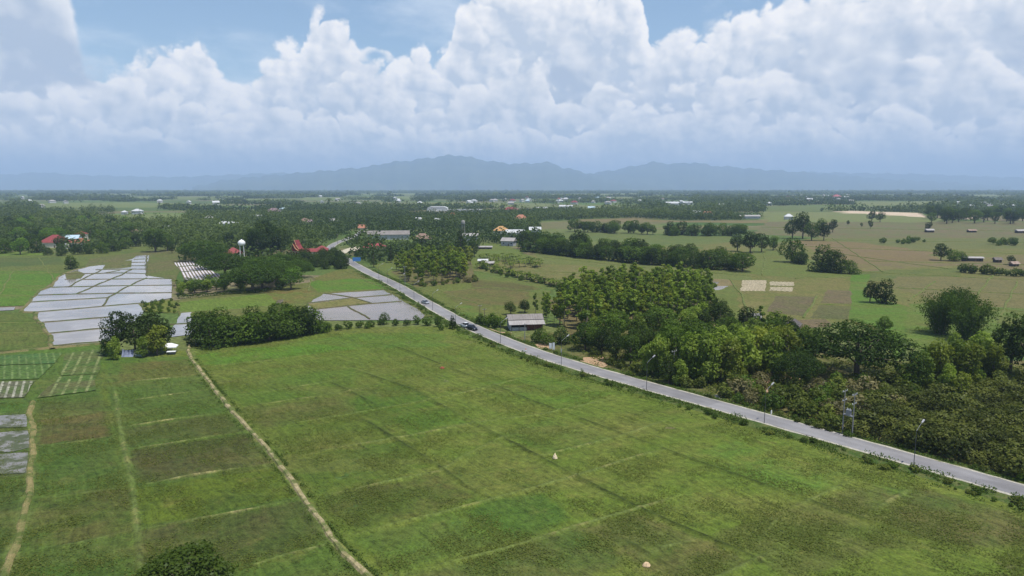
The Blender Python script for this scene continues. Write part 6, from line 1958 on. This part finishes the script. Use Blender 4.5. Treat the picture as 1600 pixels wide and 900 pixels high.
# ================================================================== FAR WOODS
def far_woods():
    TX = np.array(TREE_XY)
    HX = np.array([(a, b) for a, b, _ in HOUSE_XY])
    HR = np.array([c for _, _, c in HOUSE_XY])

    def wood_noise(x, y, s):
        a = np.sin(x * s + 2.1 * np.sin(y * s * 0.63 + 1.0)) + np.sin(y * s * 1.25 + 1.8 * np.sin(x * s * 0.55 + 4.0))
        b = np.sin(x * s * 2.7 - 1.2 + 1.3 * np.sin(y * s * 2.2)) * np.sin(y * s * 3.1 + x * s * 0.8)
        return (a * 0.5 + b * 0.7 + 1.6) / 3.2

    def cand(y0, y1, step):
        xs = np.arange(-0.95 * y1, 0.95 * y1, step)
        ys = np.arange(y0, y1, step)
        x, y = np.meshgrid(xs, ys)
        x, y = x.ravel() + rng.uniform(-.5, .5, x.size) * step, y.ravel() + rng.uniform(-.5, .5, y.size) * step
        k = np.abs(x) < 0.93 * y + 30
        x, y = x[k], y[k]
        # picture row and column of the spot, only to follow where the plain is wooded
        yc, zc = y * cos(P) + H * sin(P), -H * cos(P) + y * sin(P)
        px, py = 800 + F * x / yc, 450 - F * zc / yc
        k = np.ones(x.size, bool)
        for poly in CLEAR: k &= ~inside(poly, x, y)
        road = np.array(RC)
        for rx, ry in road[::2]: k &= (x - rx) ** 2 + (y - ry) ** 2 > 11 ** 2
        return x[k], y[k], px[k], py[k]

    def density(x, y, px, py):
        n = wood_noise(x, y, 0.010) * 0.40 + wood_noise(x + 300, y * 1.7, 0.0042) * 0.40 + wood_noise(x * 0.5 + 900, y * 1.3, 0.0017) * 0.20
        thr = np.full(x.shape, 0.50)
        thr = np.where((px < 840) & (py > 336), 0.33, thr)                 # village woods left and middle
        thr = np.where((px < 840) & (py <= 336) & (py > 318), 0.60, thr)
        thr = np.where((px >= 840) & (py > 345), 0.75, thr)                # open fields on the right
        thr = np.where((px >= 840) & (py <= 345) & (py > 330), 0.50, thr)
        thr = np.where((py <= 318) & (py > 305), 0.60, thr)
        thr = np.where(py <= 305, 0.54, thr)
        thr = np.where((px > 1080) & (px < 1200) & (py > 308) & (py < 327), 0.12, thr)   # dark plantation
        thr = np.where((px < 60) & (py > 320) & (py < 338), 0.1, thr)
        return n > thr

    C, N, S, T = [], [], [], []
    near = []
    for (y0, y1, step, rad, hh, nq, qs) in ((470, 1500, 8.0, 5.4, 11.5, 34, 1.9), (1500, 3400, 13, 8.6, 13, 17, 4.2), (3400, 9500, 30, 19, 13, 9, 12)):
        x, y, px, py = cand(y0, y1, step)
        k = density(x, y, px, py)
        x, y = x[k], y[k]
        if y0 < 1000:
            k = np.ones(x.size, bool)
            for tx, ty in TX[TX[:, 1] > 440]: k &= (x - tx) ** 2 + (y - ty) ** 2 > 6.5 ** 2
            x, y = x[k], y[k]
        k = np.ones(x.size, bool)
        for (hx, hy), hr in zip(HX, HR):
            if hy > y0 - 100 and hy < y1 + 100:
                # a clearing round the house, longer on the side towards the viewer
                k &= ~((np.abs(x - hx) < hr * 0.75 + 3) & (y < hy + hr * 0.6) & (y > hy - hr * 0.6 - 0.045 * hy))
        x, y = x[k], y[k]
        if y0 < 1000:
            d = np.argsort(np.hypot(x, y))
            x, y = x[d], y[d]
            nn = NEAR_TREES
            near = list(zip(x[:nn], y[:nn]))
            x, y = x[nn:], y[nn:]
        n = x.size
        r = rad * rng.uniform(0.65, 1.35, n)
        ht = hh * rng.uniform(0.6, 1.3, n) * np.where(rng.random(n) < 0.07, 1.7, 1.0)
        tt = np.clip(0.46 + 0.30 * np.sin(x * 0.013 + 2 * np.sin(y * 0.008)) + 0.30 * np.sin(x * 0.0047 + 1.7 * np.sin(y * 0.0031 + 2)) + rng.normal(size=n) * 0.13, 0, 1)
        u = rng.normal(size=(n, nq, 3))
        u[:, :, 2] = np.abs(u[:, :, 2]) * 0.9 + 0.02
        u /= np.linalg.norm(u, axis=2, keepdims=True)
        rz = rng.uniform(0.85, 1.05, (n, nq))
        c = np.stack([x[:, None] + u[:, :, 0] * r[:, None] * rz, y[:, None] + u[:, :, 1] * r[:, None] * rz, ht[:, None] * (0.12 + 0.85 * u[:, :, 2] * rz)], 2)
        C.append(c.reshape(-1, 3))
        N.append((u + rng.normal(size=u.shape) * 0.35).reshape(-1, 3))
        S.append((qs * rng.uniform(0.7, 1.4, (n, nq)) * (r / rad)[:, None]).ravel())
        T.append(np.clip(tt[:, None] * 0.88 + rng.random((n, nq)) * 0.12, 0, 1).ravel())
    v, q = leaf_quads(np.concatenate(C), np.concatenate(N), np.concatenate(S), 0.8)
    o = link(bpy.data.objects.new('far_woods', np_mesh('far_woods', v, q, LEAF['far'], np.concatenate(T))))
    o['kind'] = 'stuff'
    print('far quads', len(q))
    return near


NEAR_TREES = max(0, 296 - PLANT_COUNT.get('broadleaf_tree', 0))
LEAF['far'] = leaf_mat('leaf_far', (0.026, 0.052, 0.015), (0.130, 0.170, 0.038), 0.30, vary=0.0)
for (x, y) in far_woods():
    key = random.choice(['broad_mid', 'broad_dark', 'broad_mid', 'broad_low', 'broad_bright', 'broad_deep', 'broad_teak'])
    pxx = x / y
    lb, gpn = (('tree of the village wood around the temple and the road bend', 'village wood by the temple') if pxx < -0.02 else ('tree of the farm wood behind the banana plantation and the barn', 'farm wood behind the bananas'))
    plant(key, 'broadleaf_tree', (x, y), random.uniform(8.5, 14.5), random.uniform(0.9, 1.15), lb, 'tree', gpn)
print({k: v for k, v in PLANT_COUNT.items()})

# ================================================================== MOUNTAINS
def hills(name, prof_px, dist, seed, depth=3400.0, mat=None):
    """a range: ridge line at its own distance, spurs and gullies running down both flanks"""
    g = np.random.default_rng(seed)
    px = np.array([p[0] for p in prof_px], float)
    py = np.array([p[1] for p in prof_px], float)
    nx, ny = 260, 34
    xs = np.linspace(px[0], px[-1], nx)
    top = np.interp(xs, px, py)
    vs = []
    f1, f2, f3 = g.uniform(0, 6, 3)
    for j in range(ny):
        t = j / (ny - 1) * 2 - 1
        for i in range(nx):
            az, el = azel(xs[i], top[i])
            hgt = math.tan(el) * dist + H
            X = math.tan(az) * dist
            hgt += 18 * sin(xs[i] * 0.16 + f1) + 12 * sin(xs[i] * 0.37 + f2)
            sp = sin(X * 0.0042 + f1 + 1.5 * sin(t * 4 + f2)) * 0.5 + sin(X * 0.0105 + f3 + 2 * t) * 0.25
            fall = max(0.0, 1 - abs(t)) ** (0.9 + 0.35 * sp)
            Y = dist + t * depth * (1 + 0.25 * sp)
            vs.append((X * Y / dist, Y, hgt * fall * (1 + 0.10 * sp * (1 - fall) * 2) - 4))
    fs = [(j * nx + i, j * nx + i + 1, (j + 1) * nx + i + 1, (j + 1) * nx + i) for j in range(ny - 1) for i in range(nx - 1)]
    o = MB().add(vs, fs).build(name, mat, None, True)
    o['kind'] = 'structure'


def hill_mat():
    m, nt = new_mat('forested_hills')
    pos = nt.n('ShaderNodeNewGeometry').outputs['Position']
    n1 = nt.noise(pos, 0.0016, 6, 0.65)
    c = nt.mix(nt.mr(n1, 0.35, 0.65), (0.030, 0.055, 0.022), (0.075, 0.095, 0.040))
    b = nt.n('ShaderNodeBsdfPrincipled', ins={'Base Color': c, 'Roughness': 1.0, 'Specular IOR Level': 0.0})
    finish(nt, b)
    return m


M['hill'] = hill_mat()
hills('hills', [(300, 292), (350, 280), (400, 274), (450, 270), (530, 263), (575, 259), (600, 253), (640, 249), (670, 245), (700, 241), (720, 241), (740, 246), (775, 252), (810, 255), (850, 252.5), (865, 254), (880, 261), (905, 266), (930, 272), (965, 278), (1010, 284), (1050, 290)], 17000, 1, mat=M['hill'])
hills('hills', [(830, 292), (880, 276), (925, 270), (960, 264), (1000, 256), (1022, 251), (1050, 254), (1085, 251), (1110, 256), (1150, 258.5), (1190, 262), (1240, 265), (1300, 270), (1400, 278), (1500, 284), (1580, 291)], 18800, 2, mat=M['hill'])
hills('hills', [(-260, 268), (-100, 269), (0, 268), (60, 263), (120, 269), (200, 272), (280, 274), (350, 271), (430, 268), (500, 270), (600, 272), (700, 280)], 22500, 3, mat=M['hill'])
hills('hills', [(1050, 285), (1150, 272), (1260, 266), (1350, 267), (1450, 268), (1560, 272), (1700, 276), (1900, 280)], 23000, 4, mat=M['hill'])

# ================================================================== HAZE (air)
m, nt = new_mat('haze_air')
vol = nt.n('ShaderNodeVolumePrincipled')
HAZE_D = 9.5e-5
for nm, vv in (('Color', (0.53, 0.70, 1.0, 1)), ('Density', HAZE_D), ('Anisotropy', 0.0)):
    vol.inputs[nm].default_value = vv
for nm in ('Density Attribute', 'Color Attribute', 'Temperature Attribute'):
    if nm in vol.inputs: vol.inputs[nm].default_value = ''
out = nt.n('ShaderNodeOutputMaterial')
nt.t.links.new(vol.outputs[0], out.inputs['Volume'])
hz = MB().box((0, 15000, 495 - 5), (70000, 35000, 990)).build('haze', m)
hz['kind'] = 'stuff'

# ================================================================== LIGHT, SKY, CAMERA
SUN_DIR = Vector((0.27, -0.16, 0.95)).normalized()
SUN_EL = math.asin(SUN_DIR.z)
SUN_AZ = math.atan2(SUN_DIR.x, SUN_DIR.y)     # from +Y towards +X
ld = bpy.data.lights.new('sun', 'SUN')
ld.energy = 5.0
ld.angle = R(0.5)
ld.color = (1.0, 0.965, 0.90)
lo = link(bpy.data.objects.new('sun', ld))
lo.rotation_euler = SUN_DIR.to_track_quat('Z', 'Y').to_euler()

#SKY-BEGIN
def sky():
    w = bpy.data.worlds.new('World')
    sc.world = w
    w.use_nodes = True
    nt = NT(w.node_tree)
    tex = nt.n('ShaderNodeTexSky', sky_type='NISHITA')
    tex.sun_disc = False
    tex.sun_elevation = SUN_EL
    tex.sun_rotation = SUN_AZ
    tex.air_density, tex.dust_density, tex.ozone_density = 1.0, 0.6, 1.6
    STR = 0.1
    g = nt.n('ShaderNodeTexCoord').outputs['Generated']
    sp = nt.n('ShaderNodeSeparateXYZ', ins={0: g})
    az = nt.math('ARCTAN2', sp.outputs[0], sp.outputs[1])
    el = nt.math('ARCSINE', sp.outputs[2])
    uv0 = nt.n('ShaderNodeCombineXYZ', ins={0: az, 1: nt.math('MULTIPLY', el, 1.15), 2: 0.0}).outputs[0]
    # bend the vault a little so that no outline is regular
    wn = nt.n('ShaderNodeTexNoise', noise_dimensions='2D', ins={'Vector': uv0, 'Scale': 9.0, 'Detail': 4.0, 'Roughness': 0.6})
    uv = nt.vmath('ADD', uv0, nt.vmath('MULTIPLY', nt.vmath('SUBTRACT', wn.outputs['Color'], (0.5, 0.5, 0.5)), (0.055, 0.045, 0)))
    AZ0, AZ1 = -1.0, 1.0
    u01 = nt.mr(az, AZ0, AZ1, 0, 1, smooth=False)

    def curve(prof, lo_=-0.1, hi_=0.5):
        """cloud-top elevation against azimuth"""
        c = nt.n('ShaderNodeFloatCurve')
        cm = c.mapping
        cm.extend = 'HORIZONTAL'
        pts = []
        for px, py in prof:
            a, e = azel(px, py)
            pts.append(((a - AZ0) / (AZ1 - AZ0), (e - lo_) / (hi_ - lo_)))
        cv = cm.curves[0]
        while len(cv.points) < len(pts): cv.points.new(0.5, 0.5)
        for p, (a, b) in zip(cv.points, pts):
            p.location = (min(max(a, 0), 1), min(max(b, 0), 1))
            p.handle_type = 'VECTOR'
        cm.update()
        nt.set(c, 'Value', u01)
        return nt.math('MULTIPLY_ADD', c.outputs[0], hi_ - lo_, lo_)

    def puffs(vec, scale, seed, detail=2.6, rough=0.5):
        """cauliflower heads: rounded bumps within rounded bumps, creased between"""
        n = nt.n('ShaderNodeTexNoise', noise_dimensions='2D', noise_type='RIDGED_MULTIFRACTAL', normalize=False)
        nt.set(n, 'Vector', nt.vmath('ADD', vec, (seed * 3.71, seed * 1.93, 0)))
        for k_, x in (('Scale', scale), ('Detail', detail), ('Roughness', rough), ('Lacunarity', 2.1), ('Offset', 1.0), ('Gain', 0.8)): nt.set(n, k_, x)
        return nt.math('MULTIPLY_ADD', n.outputs[0], -0.6, 1.0)

    def fbm(vec, scale, seed, detail=4.0, rough=0.55):
        return nt.noise(nt.vmath('ADD', vec, (seed * 3.7, seed * 1.9, 0)), scale, detail, rough, dim='2D')

    c = nt.mix(1.0, tex.outputs[0], (STR, STR, STR), 'MULTIPLY')
    hi = nt.mr(el, 0.25, 0.9)
    c = nt.mix(1.0, c, nt.mix(hi, SKYTINT, (0.85, 0.9, 0.95)), 'MULTIPLY')
    st = nt.n('ShaderNodeMapping', ins={0: uv0, 3: (1.0, 2.6, 1.0)}).outputs[0]
    veil = nt.mr(fbm(st, 4.0, 0, 6, 0.62), 0.40, 0.78, 0.04, 0.60)
    veil = nt.math('MULTIPLY', veil, nt.mr(el, 0.25, 0.9, 1.0, 0.35))
    c = nt.mix(veil, c, (0.70, 0.80, 0.92))
    LX, LY = 0.75, 0.66

    def bank(c, prof, seed, amp, scale, soft, white, grey, depth, opacity=1.0, relief=1.0, bias=0.0, broken=None):
        top = curve(prof)
        p0 = puffs(uv, scale, seed)
        h = nt.math('SUBTRACT', top, el)
        h = nt.math('MULTIPLY_ADD', nt.math('SUBTRACT', p0, 0.35), amp, h)
        big = fbm(uv0, scale * 0.55, seed + 5, 4, 0.6)
        h = nt.math('MULTIPLY_ADD', nt.math('SUBTRACT', big, 0.5), amp * 1.5, h)
        h = nt.math('MULTIPLY_ADD', nt.math('SUBTRACT', fbm(uv0, scale * 4.0, seed + 21, 3, 0.6), 0.5), amp * 0.42, h)
        a = nt.mr(h, 0.0, soft)
        if opacity < 1: a = nt.math('MULTIPLY', a, opacity)
        if broken is not None:
            bm = nt.n('ShaderNodeMapping', ins={0: uv0, 3: (1.0, 1.8, 1.0)}).outputs[0]
            a = nt.math('MULTIPLY', a, nt.mr(fbm(bm, scale * 0.38, seed + 13, 3, 0.55), broken, broken + 0.13))
        stp = 0.10 / scale
        p1 = puffs(nt.vmath('ADD', uv, (LX * stp, LY * stp, 0)), scale, seed, 1.0)
        s = nt.math('MULTIPLY', nt.math('SUBTRACT', p0, p1), 0.55 * relief)
        f1 = fbm(nt.vmath('ADD', uv0, (LX * stp * 2.5, LY * stp * 2.5, 0)), scale * 0.55, seed + 5, 3, 0.6)
        s = nt.math('MULTIPLY_ADD', nt.math('SUBTRACT', big, f1), 2.6 * relief, s)
        s = nt.math('MULTIPLY_ADD', nt.math('SUBTRACT', p0, 0.35), 0.35 * relief, s)
        s = nt.math('MULTIPLY_ADD', nt.mr(h, 0.0, depth), -0.70, s)
        s = nt.math('ADD', s, 0.78 + bias, clamp=True)
        return nt.mix(a, c, nt.mix(s, grey, white))

    # the great bank with its towers
    c = bank(c, [(-900, 60), (-300, 60), (60, 95), (130, 112), (160, 112), (200, 112), (215, 95), (262, 74), (312, 62), (328, 82), (348, 114), (372, 130), (400, 124), (410, 92), (442, 78), (472, 62), (484, 24), (500, 22), (520, 38), (550, 52), (560, 92), (600, 108), (628, 92), (642, 74), (664, 78), (676, 104), (700, 72), (712, 14), (740, -20),
                 (880, -40), (1000, -10), (1015, 62), (1050, 58), (1095, 62), (1130, 30), (1250, -20)], 1, 0.029, 21, 0.013, (0.88, 0.90, 0.93), (0.48, 0.57, 0.70), 0.085, bias=0.04, relief=1.15)
    # a veil of grey heaps nearer by: the upper corners
    c = bank(c, [(-900, -80), (-200, -60), (80, -40), (108, 0), (122, 60), (140, 96), (200, 150), (300, 190), (420, 210), (560, 200), (640, 210), (720, 180), (800, 130), (860, 60), (900, 45), (940, 70), (990, 105), (1040, 92), (1120, 70), (1180, 58), (1260, 44), (1330, 20), (1400, 0), (1500, 20), (1600, 10), (2400, 0)],
             2, 0.060, 11, 0.035, (0.80, 0.84, 0.89), (0.40, 0.49, 0.63), 0.12, opacity=0.95, relief=1.4, bias=-0.20, broken=0.37)
    # heaps half-way down
    c = bank(c, [(-900, 150), (0, 140), (120, 150), (160, 115), (200, 120), (240, 150), (330, 165), (480, 170), (530, 120), (560, 100), (610, 104), (640, 150), (700, 170), (760, 130), (800, 96), (840, 110), (880, 150), (960, 150), (1020, 150), (1100, 140), (1180, 150), (1240, 95), (1290, 92), (1330, 150), (1400, 110), (1470, 90), (1540, 84), (1600, 110), (2400, 100)],
             4, 0.040, 19, 0.014, (0.87, 0.89, 0.92), (0.47, 0.555, 0.675), 0.06, opacity=0.95, relief=1.3, bias=0.05, broken=0.34)
    # low heaps over the hills
    c = bank(c, [(-900, 190), (0, 190), (160, 195), (240, 205), (330, 195), (480, 195), (560, 180), (640, 205), (700, 200), (790, 205), (805, 196), (840, 198), (860, 215), (940, 190), (985, 160), (1050, 172), (1120, 170), (1200, 192), (1240, 172), (1300, 200), (1340, 192), (1370, 172), (1420, 176), (1450, 196), (1600, 190), (2400, 190)],
             6, 0.030, 26, 0.012, (0.88, 0.90, 0.93), (0.50, 0.585, 0.70), 0.05, opacity=0.95, relief=1.25, bias=0.08, broken=0.31)
    low = nt.mr(el, 0.0, 0.075, 0.35, 0.0)
    c = nt.mix(low, c, (0.36, 0.48, 0.64))
    w.cycles.sampling_method = 'NONE'
    bg = nt.n('ShaderNodeBackground', ins={'Color': nt.mix(1.0, c, (1.26 / STR, 1.20 / STR, 1.14 / STR), 'MULTIPLY'), 'Strength': STR})
    o = nt.n('ShaderNodeOutputWorld')
    nt.set(o, 0, bg)


SKYTINT = (1.00, 1.12, 1.18)
sky()
#SKY-END

cam = bpy.data.cameras.new('camera')
cam.sensor_width = 36.0
cam.lens = 36.0 * F / 1600.0
cam.clip_start, cam.clip_end = 0.5, 80000.0
co = link(bpy.data.objects.new('camera', cam))
co.location = (0, 0, H)
co.rotation_euler = (pi / 2 - P, 0, 0)
sc.camera = co

vs_ = sc.view_settings
vs_.view_transform = 'Standard'
vs_.look = 'None'
vs_.exposure = 0.0
vs_.gamma = 1.0
vs_.use_curve_mapping = False
sc.render.engine = 'CYCLES'
cy = sc.cycles
cy.max_bounces = 5
cy.diffuse_bounces = 2
cy.glossy_bounces = 2
cy.transmission_bounces = 3
cy.volume_bounces = 1
cy.use_denoising = True
cy.sample_clamp_indirect = 4.0
